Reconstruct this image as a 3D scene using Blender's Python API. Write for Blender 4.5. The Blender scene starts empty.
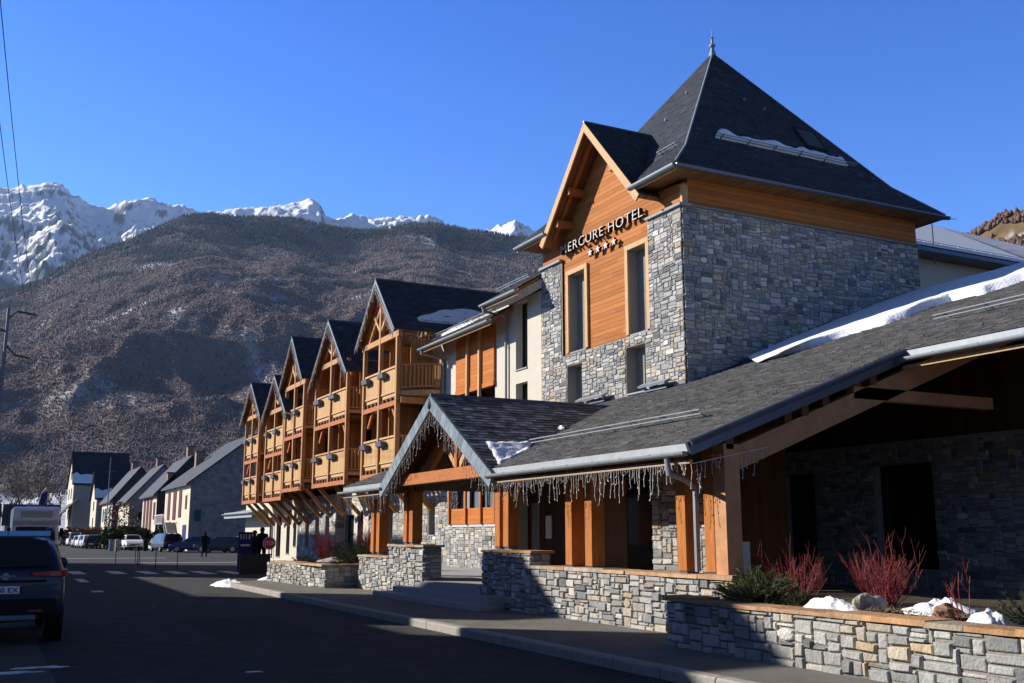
import bpy, math, random
import numpy as np
from mathutils import Vector, Matrix, noise
R=math.radians
rnd=random.Random(7)
sc=bpy.context.scene; col=sc.collection
# ------------------------------------------------------------------ camera
F=1018.0; YAW=R(27.0); PITCH=R(10.75); H=1.6
cw=np.array([math.sin(YAW)*math.cos(PITCH),math.cos(YAW)*math.cos(PITCH),math.sin(PITCH)])
cr=np.array([math.cos(YAW),-math.sin(YAW),0.0]); cu=np.cross(cr,cw)
cam=bpy.data.cameras.new('camera'); co=bpy.data.objects.new('camera',cam); col.objects.link(co)
cam.sensor_width=36; cam.lens=F/1024*36; cam.clip_start=.1; cam.clip_end=40000
co.matrix_world=Matrix(((cr[0],cu[0],-cw[0],0),(cr[1],cu[1],-cw[1],0),(cr[2],cu[2],-cw[2],H),(0,0,0,1)))
sc.camera=co
def azel(px,py):
    d=cw+cr*(px-512)/F-cu*(py-341.5)/F
    return math.atan2(d[0],d[1]), math.atan2(d[2],math.hypot(d[0],d[1]))
# ------------------------------------------------------------------ light
SD=Vector((-1.0,.93,.65)).normalized()   # towards the sun
el=math.asin(SD.z); az=math.atan2(SD.x,SD.y)
w=bpy.data.worlds.new('World'); sc.world=w; w.use_nodes=True
nt=w.node_tree; bg=nt.nodes['Background']; sky=nt.nodes.new('ShaderNodeTexSky')
sky.sky_type='NISHITA'; sky.sun_disc=False; sky.sun_elevation=el; sky.sun_rotation=az
sky.altitude=2500; sky.air_density=1.0; sky.dust_density=0.0; sky.ozone_density=3.0
hs=nt.nodes.new('ShaderNodeHueSaturation'); hs.inputs['Saturation'].default_value=1.25; nt.links.new(sky.outputs[0],hs.inputs['Color'])
tn=nt.nodes.new('ShaderNodeMix'); tn.data_type='RGBA'; tn.blend_type='MULTIPLY'; tn.inputs['Factor'].default_value=1; 
tcw=nt.nodes.new('ShaderNodeTexCoord'); sz=nt.nodes.new('ShaderNodeSeparateXYZ'); nt.links.new(tcw.outputs['Generated'],sz.inputs[0])
rp=nt.nodes.new('ShaderNodeValToRGB'); nt.links.new(sz.outputs[2],rp.inputs[0]); e_=rp.color_ramp.elements
e_[0].position=.0; e_[0].color=(1.15,1.08,1.36,1); e_[1].position=1; e_[1].color=(.03,.04,.05,1)
x_=e_.new(.30); x_.color=(1.2,1.12,1.46,1); x_=e_.new(.50); x_.color=(.78,.90,1.44,1); x_=e_.new(.62); x_.color=(.05,.08,.12,1)
vs2_=nt.nodes.new('ShaderNodeVectorMath'); vs2_.operation='SCALE'; vs2_.inputs['Scale'].default_value=2.25; nt.links.new(rp.outputs[0],vs2_.inputs[0]); nt.links.new(vs2_.outputs[0],tn.inputs['B'])
nt.links.new(hs.outputs[0],tn.inputs['A']); mr_=nt.nodes.new('ShaderNodeMapRange'); nt.links.new(sz.outputs[1],mr_.inputs[0]); mr_.inputs[1].default_value=-.7; mr_.inputs[2].default_value=.35; mr_.inputs[3].default_value=.45; mr_.inputs[4].default_value=1
vs3_=nt.nodes.new('ShaderNodeVectorMath'); vs3_.operation='SCALE'; nt.links.new(tn.outputs['Result'],vs3_.inputs[0]); nt.links.new(mr_.outputs[0],vs3_.inputs['Scale']); nt.links.new(vs3_.outputs[0],bg.inputs[0]); bg.inputs[1].default_value=.05
sl=bpy.data.lights.new('sun','SUN'); sl.energy=5.0; sl.angle=R(.5); sl.color=(1,.93,.83)
so=bpy.data.objects.new('sun',sl); col.objects.link(so); so.location=(-60,60,60)
so.rotation_euler=SD.to_track_quat('Z','Y').to_euler()
vs=sc.view_settings; vs.view_transform='Standard'; vs.look='None'; vs.exposure=.78; vs.gamma=1
# ------------------------------------------------------------------ materials
def mat(name,base=(.5,.5,.5),rough=.7,metal=0,spec=None,build=None,noise_amt=0,nscale=5,bump=0,bscale=30,attr=False,coat=0,trans=0,emis=None,stretch=None):
    m=bpy.data.materials.new(name); m.use_nodes=True; t=m.node_tree; n=t.nodes; l=t.links
    p=n['Principled BSDF']; p.inputs['Base Color'].default_value=(*base,1); p.inputs['Roughness'].default_value=rough
    p.inputs['Metallic'].default_value=metal; p.inputs['Specular IOR Level'].default_value=spec if spec is not None else (.5 if metal or rough<.45 else .12)
    p.inputs['Coat Weight'].default_value=coat
    if emis: p.inputs['Emission Color'].default_value=(*emis[:3],1); p.inputs['Emission Strength'].default_value=emis[3]
    tc=n.new('ShaderNodeTexCoord'); src=None; vec=tc.outputs['Object']
    if stretch:
        mp=n.new('ShaderNodeMapping'); mp.inputs['Scale'].default_value=stretch; l.new(vec,mp.inputs[0]); vec=mp.outputs[0]
    if attr:
        a=n.new('ShaderNodeAttribute'); a.attribute_name='Col'; src=a.outputs['Color']
    if noise_amt:
        no=n.new('ShaderNodeTexNoise'); no.inputs['Scale'].default_value=nscale; no.inputs['Detail'].default_value=6; no.inputs['Roughness'].default_value=.65
        l.new(vec,no.inputs['Vector'])
        mr=n.new('ShaderNodeMapRange'); mr.inputs[1].default_value=.25; mr.inputs[2].default_value=.75
        mr.inputs[3].default_value=1-noise_amt; mr.inputs[4].default_value=1+noise_amt; l.new(no.outputs[0],mr.inputs[0])
        mx=n.new('ShaderNodeMix'); mx.data_type='RGBA'; mx.blend_type='MULTIPLY'; mx.inputs['Factor'].default_value=1
        if src: l.new(src,mx.inputs['A'])
        else: mx.inputs['A'].default_value=(*base,1)
        cc=n.new('ShaderNodeCombineColor')
        for i in range(3): l.new(mr.outputs[0],cc.inputs[i])
        l.new(cc.outputs[0],mx.inputs['B']); src=mx.outputs['Result']
    if src: l.new(src,p.inputs['Base Color'])
    if bump:
        nb=n.new('ShaderNodeTexNoise'); nb.inputs['Scale'].default_value=bscale; nb.inputs['Detail'].default_value=5
        l.new(vec,nb.inputs['Vector']); b=n.new('ShaderNodeBump'); b.inputs['Strength'].default_value=bump; b.inputs['Distance'].default_value=.02
        l.new(nb.outputs[0],b.inputs['Height']); l.new(b.outputs[0],p.inputs['Normal'])
    return m
def planks(name,base,axis=2,width=.13,var=.22,groove=.55,rough=.6,warm=None,along=1):
    """boards: bands of the given width across `axis`, own tone per board, dark joint lines, fine grain"""
    m=bpy.data.materials.new(name); m.use_nodes=True; t=m.node_tree; n=t.nodes; l=t.links; p=n['Principled BSDF']
    p.inputs['Roughness'].default_value=rough; p.inputs['Specular IOR Level'].default_value=.06
    tc=n.new('ShaderNodeTexCoord'); sx=n.new('ShaderNodeSeparateXYZ'); l.new(tc.outputs['Object'],sx.inputs[0])
    def M(op,a,b=None,c=None):
        q=n.new('ShaderNodeMath'); q.operation=op
        for i,v in enumerate((a,b,c)):
            if v is None: continue
            if isinstance(v,(int,float)): q.inputs[i].default_value=v
            else: l.new(v,q.inputs[i])
        return q.outputs[0]
    if axis=='xy': v=M('ADD',sx.outputs[0],sx.outputs[1]); o=sx.outputs[2]
    else: v=sx.outputs[axis]; o=sx.outputs[along]
    s=M('DIVIDE',v,width); fl=M('FLOOR',s); fr=M('FRACT',s)
    seg=M('FLOOR',M('ADD',M('DIVIDE',o,2.4),M('MULTIPLY',fl,.37)))
    cb=n.new('ShaderNodeCombineXYZ'); l.new(fl,cb.inputs[0]); l.new(seg,cb.inputs[1])
    wn=n.new('ShaderNodeTexWhiteNoise'); wn.noise_dimensions='2D'; l.new(cb.outputs[0],wn.inputs['Vector'])
    mp=n.new('ShaderNodeMapping'); l.new(tc.outputs['Object'],mp.inputs[0])
    sc_=[6,6,6]
    if axis=='xy': sc_=[30,30,1.5]
    else: sc_[axis]=40; sc_[along]=1.5
    mp.inputs['Scale'].default_value=sc_
    no=n.new('ShaderNodeTexNoise'); no.inputs['Scale'].default_value=1; no.inputs['Detail'].default_value=5; l.new(mp.outputs[0],no.inputs['Vector'])
    tone=M('ADD',M('MULTIPLY',wn.outputs['Value'],var*2),M('ADD',1-var-.25,M('MULTIPLY',no.outputs[0],.5)))
    edge=M('MINIMUM',fr,M('SUBTRACT',1,fr)); g=n.new('ShaderNodeMapRange'); g.inputs[1].default_value=0; g.inputs[2].default_value=.07; g.inputs[3].default_value=groove; g.inputs[4].default_value=1
    l.new(edge,g.inputs[0]); tone=M('MULTIPLY',tone,g.outputs[0])
    mx=n.new('ShaderNodeMix'); mx.data_type='RGBA'; mx.inputs['A'].default_value=(*base,1); mx.inputs['B'].default_value=(*(warm or (base[0]*1.12,base[1]*1.2,base[2]*1.3)),1)
    l.new(no.outputs[0],mx.inputs['Factor'])
    vm=n.new('ShaderNodeVectorMath'); vm.operation='SCALE'; l.new(mx.outputs['Result'],vm.inputs[0]); l.new(tone,vm.inputs['Scale'])
    l.new(vm.outputs[0],p.inputs['Base Color'])
    b=n.new('ShaderNodeBump'); b.inputs['Strength'].default_value=.6; b.inputs['Distance'].default_value=.012
    l.new(M('ADD',g.outputs[0],M('MULTIPLY',no.outputs[0],.3)),b.inputs['Height']); l.new(b.outputs[0],p.inputs['Normal'])
    return m
M_={}
M_['stone']=mat('stone masonry',attr=True,rough=.85,noise_amt=.28,nscale=9,bump=.9,bscale=28)
M_['mortar']=mat('mortar',(.25,.235,.205),.95,noise_amt=.25,nscale=14,bump=.6,bscale=40)
M_['slate']=mat('slate',attr=True,rough=.6,spec=.22,noise_amt=.3,nscale=6,bump=.35,bscale=22)
M_['slatebase']=mat('roof underlay',(.03,.03,.035),.8)
M_['render']=mat('cream render',(.57,.53,.445),.9,noise_amt=.06,nscale=3,bump=.15,bscale=60)
M_['planks']=planks('larch cladding',(.38,.135,.034),2,.125,var=.18,groove=.4)
M_['vplanks']=planks('vertical boards',(.36,.17,.06),'xy',.14)
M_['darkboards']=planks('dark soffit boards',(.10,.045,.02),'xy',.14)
M_['soffit']=planks('soffit boards',(.26,.12,.045),0,.12,along=1)
M_['shutter']=planks('orange shutter boards',(.46,.15,.035),2,.15,var=.12)
M_['wood']=mat('honey timber',(.47,.25,.105),.55,noise_amt=.22,nscale=3,bump=.3,bscale=12,stretch=(6,6,.8))
M_['woodbr']=mat('brown bracket timber',(.38,.18,.06),.65,noise_amt=.25,nscale=3,bump=.3,bscale=12)
M_['woodpale']=mat('pale timber',(.54,.34,.165),.6,noise_amt=.2,nscale=3,bump=.3,bscale=12,stretch=(5,5,1))
M_['woodred']=mat('reddish timber',(.43,.15,.045),.55,noise_amt=.25,nscale=3,bump=.3,bscale=12,stretch=(5,1,5))
M_['woodpost']=mat('porch post timber',(.42,.15,.036),.6,noise_amt=.3,nscale=2.5,bump=.3,bscale=10,stretch=(7,7,.9))
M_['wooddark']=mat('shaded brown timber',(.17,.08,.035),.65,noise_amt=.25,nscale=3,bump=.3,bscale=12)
M_['woodgrey']=mat('weathered timber',(.50,.26,.13),.7,noise_amt=.25,nscale=4,bump=.3,bscale=14)
M_['zinc']=mat('zinc',(.27,.30,.33),.6,metal=.25,noise_amt=.15,nscale=6,bump=.1,bscale=8)
M_['zincdark']=mat('dark zinc',(.12,.14,.17),.42,metal=.6,noise_amt=.15,nscale=6)
M_['slateboard']=mat('slate bargeboard',(.20,.24,.28),.5,noise_amt=.2,nscale=9,bump=.3,bscale=20)
M_['glass']=mat('window glass',(.012,.015,.018),.06,spec=.8)
M_['frame']=mat('anthracite frame',(.02,.021,.023),.45)
M_['reveal']=mat('grey window reveal',(.28,.27,.26),.7)
M_['snow']=mat('snow',(.84,.86,.90),.75,noise_amt=.10,nscale=9,bump=1,bscale=24)
M_['led']=mat('white light string',(.58,.57,.55),.5)
M_['letter']=mat('pale sign letters',(.55,.54,.51),.5)
M_['lettershade']=mat('shaded sign letter sides',(.05,.02,.02),.5)  # letter sides turned from the sun: their shade is put into the colour
M_['cap']=mat('ochre capstone',attr=True,rough=.85,noise_amt=.25,nscale=7,bump=.8,bscale=22)
M_['step']=mat('granite step',(.34,.34,.34),.85,noise_amt=.15,nscale=12,bump=.3,bscale=40)
M_['soil']=mat('planting soil',(.07,.055,.04),.95,noise_amt=.4,nscale=8,bump=1,bscale=14)
M_['asphalt']=mat('asphalt',(.062,.062,.063),.88,noise_amt=.35,nscale=2.2,bump=.8,bscale=140)
M_['walkasphalt']=mat('pavement asphalt',(.19,.178,.16),.9,noise_amt=.22,nscale=1.8,bump=.8,bscale=120)
M_['kerb']=mat('granite kerb',(.33,.31,.28),.85,noise_amt=.2,nscale=8,bump=.5,bscale=40)
M_['paint']=mat('road paint',(.62,.62,.60),.8,noise_amt=.25,nscale=9)
M_['red']=mat('sign red',(.55,.02,.02),.4); M_['white']=mat('white paint',(.8,.8,.8),.45)
M_['black']=mat('black plastic',(.012,.012,.013),.5); M_['tyre']=mat('tyre rubber',(.015,.015,.015),.85)
M_['rim']=mat('wheel rim',(.35,.36,.38),.3,metal=.8)
M_['bluesign']=mat('blue panel',(.015,.025,.11),.6)
M_['skin']=mat('skin',(.42,.25,.18),.6); M_['darkcloth']=mat('dark cloth',(.012,.012,.016),.85); M_['hair']=mat('grey hair',(.10,.09,.08),.8)
M_['navy']=mat('navy cloth',(.015,.018,.035),.85)
M_['flowerbox']=mat('grey flower box',(.12,.14,.17),.6)
# ------------------------------------------------------------------ mesh collector
class MB:
    def __init__(s): s.v=[];s.f=[];s.m=[];s.c=[];s.mats=[];s.smooth=False
    def mi(s,m):
        if m not in s.mats: s.mats.append(m)
        return s.mats.index(m)
    def face(s,pts,m='wood',c=(.5,.5,.5)):
        i=len(s.v); s.v+= [tuple(p) for p in pts]; s.f.append(tuple(range(i,i+len(pts)))); s.m.append(s.mi(m)); s.c.append(c)
    def poly(s,verts,faces,m='wood',c=(.5,.5,.5)):
        i=len(s.v); s.v+=[tuple(p) for p in verts]; k=s.mi(m)
        for f in faces: s.f.append(tuple(i+a for a in f)); s.m.append(k); s.c.append(c)
    def box(s,a,b,m='wood',c=(.5,.5,.5)):
        x0,y0,z0=[min(a[i],b[i]) for i in range(3)]; x1,y1,z1=[max(a[i],b[i]) for i in range(3)]
        s.poly([(x0,y0,z0),(x1,y0,z0),(x1,y1,z0),(x0,y1,z0),(x0,y0,z1),(x1,y0,z1),(x1,y1,z1),(x0,y1,z1)],
               [(0,3,2,1),(4,5,6,7),(0,1,5,4),(1,2,6,5),(2,3,7,6),(3,0,4,7)],m,c)
    def beam(s,a,b,w,h,m='wood',up=(0,0,1),c=(.5,.5,.5)):
        a=Vector(a);b=Vector(b);d=(b-a).normalized();u=Vector(up)
        sd=d.cross(u)
        if sd.length<1e-4: sd=d.cross(Vector((1,0,0)))
        sd.normalize();u=sd.cross(d).normalized(); sd*=w/2;u*=h/2
        vs_=[p+q for p in(a,b) for q in(-sd-u,sd-u,sd+u,-sd+u)]
        s.poly(vs_,[(0,1,2,3),(7,6,5,4),(0,4,5,1),(1,5,6,2),(2,6,7,3),(3,7,4,0)],m,c)
    def tube(s,pts,r,m='wood',n=6,c=(.5,.5,.5),r2=None,cap=True):
        pts=[Vector(p) for p in pts]; k=len(pts); vs_=[]
        for i,p in enumerate(pts):
            d=(pts[min(i+1,k-1)]-pts[max(i-1,0)])
            if d.length<1e-9: d=Vector((0,0,1))
            d.normalize(); a=d.orthogonal().normalized() if i==0 else (a-d*a.dot(d))
            if a.length<1e-6:a=d.orthogonal()
            a.normalize(); b=d.cross(a); rr=r if r2 is None else r+(r2-r)*i/max(1,k-1)
            for j in range(n):
                t=2*math.pi*j/n; vs_.append(p+a*math.cos(t)*rr+b*math.sin(t)*rr)
        fs=[(i*n+j,i*n+(j+1)%n,(i+1)*n+(j+1)%n,(i+1)*n+j) for i in range(k-1) for j in range(n)]
        if cap: fs+=[tuple(range(n-1,-1,-1)),tuple((k-1)*n+j for j in range(n))]
        s.poly(vs_,fs,m,c)
    def prism(s,prof,fn,a,b,m='wood',c=(.5,.5,.5)):
        """prof: 2-D points; fn(p,t) -> 3-D; extruded from t=a to t=b"""
        n=len(prof); vs_=[fn(p,a) for p in prof]+[fn(p,b) for p in prof]
        s.poly(vs_,[tuple(range(n-1,-1,-1)),tuple(range(n,2*n))]+[(i,(i+1)%n,n+(i+1)%n,n+i) for i in range(n)],m,c)
    def lathe(s,prof,o,m='wood',n=12,c=(.5,.5,.5),axis=2):
        vs_=[];k=len(prof)
        for r_,z in prof:
            for j in range(n):
                t=2*math.pi*j/n; p=[r_*math.cos(t),r_*math.sin(t),z]
                if axis==0:p=[p[2],p[0],p[1]]
                if axis==1:p=[p[0],p[2],p[1]]
                vs_.append((o[0]+p[0],o[1]+p[1],o[2]+p[2]))
        s.poly(vs_,[(i*n+j,i*n+(j+1)%n,(i+1)*n+(j+1)%n,(i+1)*n+j) for i in range(k-1) for j in range(n)]+[tuple(range(n-1,-1,-1)),tuple((k-1)*n+j for j in range(n))],m,c)
    def blob(s,o,rx,ry,rz,m,c=(.5,.5,.5),seed=0,amp=.25,nu=12,nv=8,fs=1.5):
        vs_=[]
        for i in range(nv+1):
            ph=math.pi*i/nv
            for j in range(nu):
                t=2*math.pi*j/nu; d=Vector((math.sin(ph)*math.cos(t),math.sin(ph)*math.sin(t),math.cos(ph)))
                k=1+amp*noise.noise(d*fs+Vector((seed*7.3,seed,0)))*1.6
                vs_.append((o[0]+d.x*rx*k,o[1]+d.y*ry*k,o[2]+d.z*rz*k))
        s.poly(vs_,[(i*nu+j,(i+1)*nu+j,(i+1)*nu+(j+1)%nu,i*nu+(j+1)%nu) for i in range(nv) for j in range(nu)],m,c)
    def build(s,name,parent=None,loc=None,smooth=False):
        me=bpy.data.meshes.new(name); v=np.array(s.v,dtype=np.float64).reshape(-1,3)
        if parent is not None:
            wl=world_of(parent); base=wl
        else:
            if loc is None and len(v): loc=((v[:,0].min()+v[:,0].max())/2,(v[:,1].min()+v[:,1].max())/2,v[:,2].min())
            base=Vector(loc or (0,0,0))
        v=v-np.array(base)
        me.from_pydata(v.tolist(),[],s.f)
        for m in s.mats: me.materials.append(M_[m] if isinstance(m,str) else m)
        me.polygons.foreach_set('material_index',s.m)
        if smooth or s.smooth: me.polygons.foreach_set('use_smooth',[True]*len(s.f))
        a=me.color_attributes.new('Col','FLOAT_COLOR','CORNER')
        cnt=np.array([len(f) for f in s.f]); cc=np.repeat(np.array([(*c,1.0) for c in s.c],dtype=np.float32),cnt,axis=0)
        a.data.foreach_set('color',cc.ravel())
        me.update()
        o=bpy.data.objects.new(name,me); col.objects.link(o)
        if parent is not None: o.parent=parent
        else: o.location=base
        return o
def world_of(o):
    p=Vector((0,0,0))
    while o is not None: p=p+o.location; o=o.parent
    return p
def tag(o,label=None,cat=None,group=None,kind=None):
    if label:o['label']=label
    if cat:o['category']=cat
    if group:o['group']=group
    if kind:o['kind']=kind
    return o
def thing(name,loc,label,cat,group=None,kind=None):
    o=bpy.data.objects.new(name,None); col.objects.link(o); o.location=loc; o.empty_display_size=.3
    return tag(o,label,cat,group,kind)
def copy_tree(o,parent=None):
    c=o.copy(); col.objects.link(c)
    if parent: c.parent=parent
    for ch in [x for x in bpy.data.objects if x.parent==o]: copy_tree(ch,c)
    return c
# ------------------------------------------------------------------ masonry
STC=[((.31,.315,.31),34),((.38,.38,.37),26),((.22,.23,.235),14),((.45,.435,.40),14),((.42,.375,.30),9),((.44,.35,.235),4),((.37,.33,.285),9),((.56,.54,.49),5),((.16,.165,.17),5)]
def stone_col(r):
    t=r.random()*sum(k for _,k in STC)
    for c,k in STC:
        t-=k
        if t<=0: break
    f=.82+.36*r.random()
    return tuple(x*f for x in c)
def stones(mb,O,U,V,w,h,holes=(),cu_=.072,cv=.050,seed=1,dep=.035,keep=None,boulders=2):
    """irregular coursed rubble on the rectangle O + u*U + v*V; holes are (u0,v0,u1,v1)"""
    r=random.Random(seed); O=Vector(O);U=Vector(U).normalized();V=Vector(V).normalized();N=U.cross(V)
    nu=max(1,int(round(w/cu_))); nv=max(1,int(round(h/cv))); cu2=w/nu; cv2=h/nv
    occ=[[False]*nu for _ in range(nv)]
    for (a,b,c,d) in holes:
        for j in range(nv):
            for i in range(nu):
                if a-cu2*.4<(i+.5)*cu2<c+cu2*.4 and b-cv2*.4<(j+.5)*cv2<d+cv2*.4: occ[j][i]=True
    # a backing slab of mortar that respects the holes
    P=lambda u,v,n=0:O+U*u+V*v+N*n
    us=sorted({0,w,*[x for hh in holes for x in(max(0,hh[0]),min(w,hh[2]))]}); vs2=sorted({0,h,*[x for hh in holes for x in(max(0,hh[1]),min(h,hh[3]))]})
    for a,b in zip(us[:-1],us[1:]):
        for c,d in zip(vs2[:-1],vs2[1:]):
            if any(q[0]-1e-6<=a and b<=q[2]+1e-6 and q[1]-1e-6<=c and d<=q[3]+1e-6 for q in holes): continue
            if b-a>1e-6 and d-c>1e-6: mb.face([P(a,c),P(b,c),P(b,d),P(a,d)],'mortar')
    def put(u0,v0,u1,v1,c,nn=4,k=1):
        g=.006+.004*r.random(); p=dep*(.35+.65*r.random()); j=lambda: (r.random()-.5)*.034
        if nn==4:
            q=[(u0+g+j()*.6,v0+g+j()*.6),(u1-g+j()*.6,v0+g+j()*.6),(u1-g+j()*.6,v1-g+j()*.6),(u0+g+j()*.6,v1-g+j()*.6)]
            for i in range(4):
                q[i]=(min(max(q[i][0],0),w),min(max(q[i][1],0),h))
        else:
            q=[((u0+u1)/2+(u1-u0)*.5*math.cos(t)*(1+j()*3),(v0+v1)/2+(v1-v0)*.5*math.sin(t)*(1+j()*3)) for t in [2*math.pi*x/nn for x in range(nn)]]
        cx=sum(a for a,_ in q)/len(q); cy=sum(b for _,b in q)/len(q); n_=len(q)
        ins=lambda s_:[(cx+(a-cx)*(1-s_/max(.03,abs(a-cx))*1) if abs(a-cx)>1e-6 else a, cy+(b-cy)*(1-s_/max(.03,abs(b-cy))) if abs(b-cy)>1e-6 else b) for a,b in q]
        q1=ins(.004); q2=ins(.014)
        tl=[r.random()*.35-.1 for _ in range(n_)]
        vsx=[P(a,b,0) for a,b in q]+[P(a,b,p*.75) for a,b in q1]+[P(a,b,p*(1+tl[i]*.3)) for i,(a,b) in enumerate(q2)]
        fs=[]
        for k2 in(0,1):
            fs+=[(k2*n_+i,k2*n_+(i+1)%n_,(k2+1)*n_+(i+1)%n_,(k2+1)*n_+i) for i in range(n_)]
        fs.append(tuple(2*n_+i for i in range(n_)))
        mb.poly(vsx,fs,'stone',c)
    nb=int(w*h*boulders/10)
    for _ in range(nb):
        bw=r.choice([2,3,3,4]); bh=r.choice([2,3,3]); i=r.randrange(0,max(1,nu-bw)); jx=r.randrange(0,max(1,nv-bh))
        if i+bw>nu or jx+bh>nv or any(occ[jx+b][i+a] for a in range(bw) for b in range(bh)): continue
        for a in range(bw):
            for b in range(bh): occ[jx+b][i+a]=True
        f=.8+.3*r.random(); put(i*cu2,jx*cv2,(i+bw)*cu2,(jx+bh)*cv2,tuple(x*f for x in r.choice([(.66,.65,.60),(.58,.57,.54),(.50,.43,.32)])),9)
    for j in range(nv):
        i=0
        while i<nu:
            if occ[j][i]: i+=1; continue
            hh=r.choice([1,2,2,2,3,3]); ww=r.choice([2,3,3,4,4,5,6]) if hh<3 else r.choice([2,3,4,5])
            ww=min(ww,nu-i); hh=min(hh,nv-j)
            k=0
            while k<ww and not occ[j][i+k]: k+=1
            ww=k
            while hh>1 and any(occ[j+hh-1][i+a] for a in range(ww)): hh-=1
            if 0<nu-(i+ww)<2: ww=min(nu-i,ww+1) if all(not occ[j+b][min(nu-1,i+ww)] for b in range(hh)) else ww
            for a in range(ww):
                for b in range(hh): occ[j+b][i+a]=True
            if keep is None or keep((i+ww/2)*cu2,(j+hh/2)*cv2): put(i*cu2,j*cv2,(i+ww)*cu2,(j+hh)*cv2,stone_col(r))
            i+=ww
def caps(mb,a,b,axis,wid,z,t=.07,seed=3,ov=.03):
    """row of irregular flat coping stones from a to b along axis ('x'/'y'); wid=(lo,hi) on the other axis"""
    r=random.Random(seed); p=a
    while p<b-1e-3:
        L=min(b-p,.45+.6*r.random())
        if b-p-L<.2: L=b-p
        c=r.choice([(.40,.23,.12),(.43,.28,.16),(.36,.22,.13),(.38,.32,.25)]); f=.8+.4*r.random(); c=tuple(x*f for x in c)
        o1=ov+r.random()*.025; o2=ov+r.random()*.02; tt=t*(.8+.4*r.random())
        lo=wid[0]-o1; hi=wid[1]+o2; n=max(2,int(L/.12)); vs_=[]
        for k in range(n+1):
            q=p+.006+(L-.012)*k/n; e1=(r.random()-.5)*.022; e2=(r.random()-.5)*.022; e3=(r.random()-.5)*.008
            ring=[(lo+e1,z),(hi+e2,z),(hi+e2-.01,z+tt+e3),(lo+e1+.01,z+tt+e3)]
            vs_+=[(q,x,zz) if axis=='x' else (x,q,zz) for x,zz in ring]
        fs=[(k*4+i,k*4+(i+1)%4,k*4+4+(i+1)%4,k*4+4+i) for k in range(n) for i in range(4)]+[(3,2,1,0),tuple(n*4+i for i in range(4))]
        if axis=='x': fs=[tuple(reversed(f_)) for f_ in fs]
        mb.poly(vs_,[tuple(reversed(f_)) for f_ in fs],'cap',c); p+=L
# ------------------------------------------------------------------ slates
def clip(poly,edges):
    for (a,b) in edges:
        out=[]; 
        for i in range(len(poly)):
            p=poly[i];q=poly[(i+1)%len(poly)]
            dp=(b[0]-a[0])*(p[1]-a[1])-(b[1]-a[1])*(p[0]-a[0]); dq=(b[0]-a[0])*(q[1]-a[1])-(b[1]-a[1])*(q[0]-a[0])
            if dp>=0: out.append(p)
            if (dp>=0)!=(dq>=0):
                t=dp/(dp-dq); out.append((p[0]+(q[0]-p[0])*t,p[1]+(q[1]-p[1])*t))
        poly=out
        if len(poly)<3: return []
    return poly
def slates(mb,O,U,V,polys,sw=.24,sh=.14,th=.014,seed=1,base=(.055,.06,.07),var=.45,tint=None,lift=.03):
    """slate courses on convex polygons given in (u,v); U along the eave, V up the slope"""
    r=random.Random(seed); O=Vector(O);U=Vector(U).normalized();V=Vector(V).normalized();N=U.cross(V).normalized()
    if N.z<0:N=-N
    for poly in polys:
        ar=sum(poly[i][0]*poly[(i+1)%len(poly)][1]-poly[(i+1)%len(poly)][0]*poly[i][1] for i in range(len(poly)))
        if ar<0: poly=poly[::-1]
        ed=[(poly[i],poly[(i+1)%len(poly)]) for i in range(len(poly))]
        u0=min(p[0] for p in poly);u1=max(p[0] for p in poly);v0=min(p[1] for p in poly);v1=max(p[1] for p in poly)
        mb.face([O+U*a+V*b+N*(lift-.012) for a,b in poly],'slatebase')
        j=0;v=v0
        while v<v1:
            u=u0-r.random()*sw
            wob=(r.random()-.5)*.01
            while u<u1:
                s_=sw*(.75+.5*r.random()); dz=(r.random())*.007
                e=(r.random()-.5)*.02
                q=clip([(u+.002,v+wob+e),(u+s_-.002,v+wob+e*.4),(u+s_-.002,v+sh*1.12),(u+.002,v+sh*1.12)],ed)
                if q:
                    f=1+var*(r.random()*2-1); c=tuple(x*f for x in base)
                    if r.random()<.05: c=tuple(x*1.5 for x in c)
                    if tint and r.random()<tint[1]: c=tuple(a*f for a in tint[0])
                    hgt=lambda vv:lift+th*(1-(vv-v)/(sh*1.12))*1.0+dz
                    top=[O+U*a+V*b+N*hgt(b) for a,b in q]; mb.face(top,'slate',c)
                    lo=[(a,b) for a,b in q if b<v+.02]
                    if len(lo)>=2:
                        lo.sort(); a_,b_=lo[0],lo[-1]
                        mb.face([O+U*a_[0]+V*a_[1]+N*(lift-.01),O+U*b_[0]+V*b_[1]+N*(lift-.01),O+U*b_[0]+V*b_[1]+N*hgt(b_[1]),O+U*a_[0]+V*a_[1]+N*hgt(a_[1])],'slate',tuple(x*.9 for x in c))
                u+=s_
            v+=sh; j+=1
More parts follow.
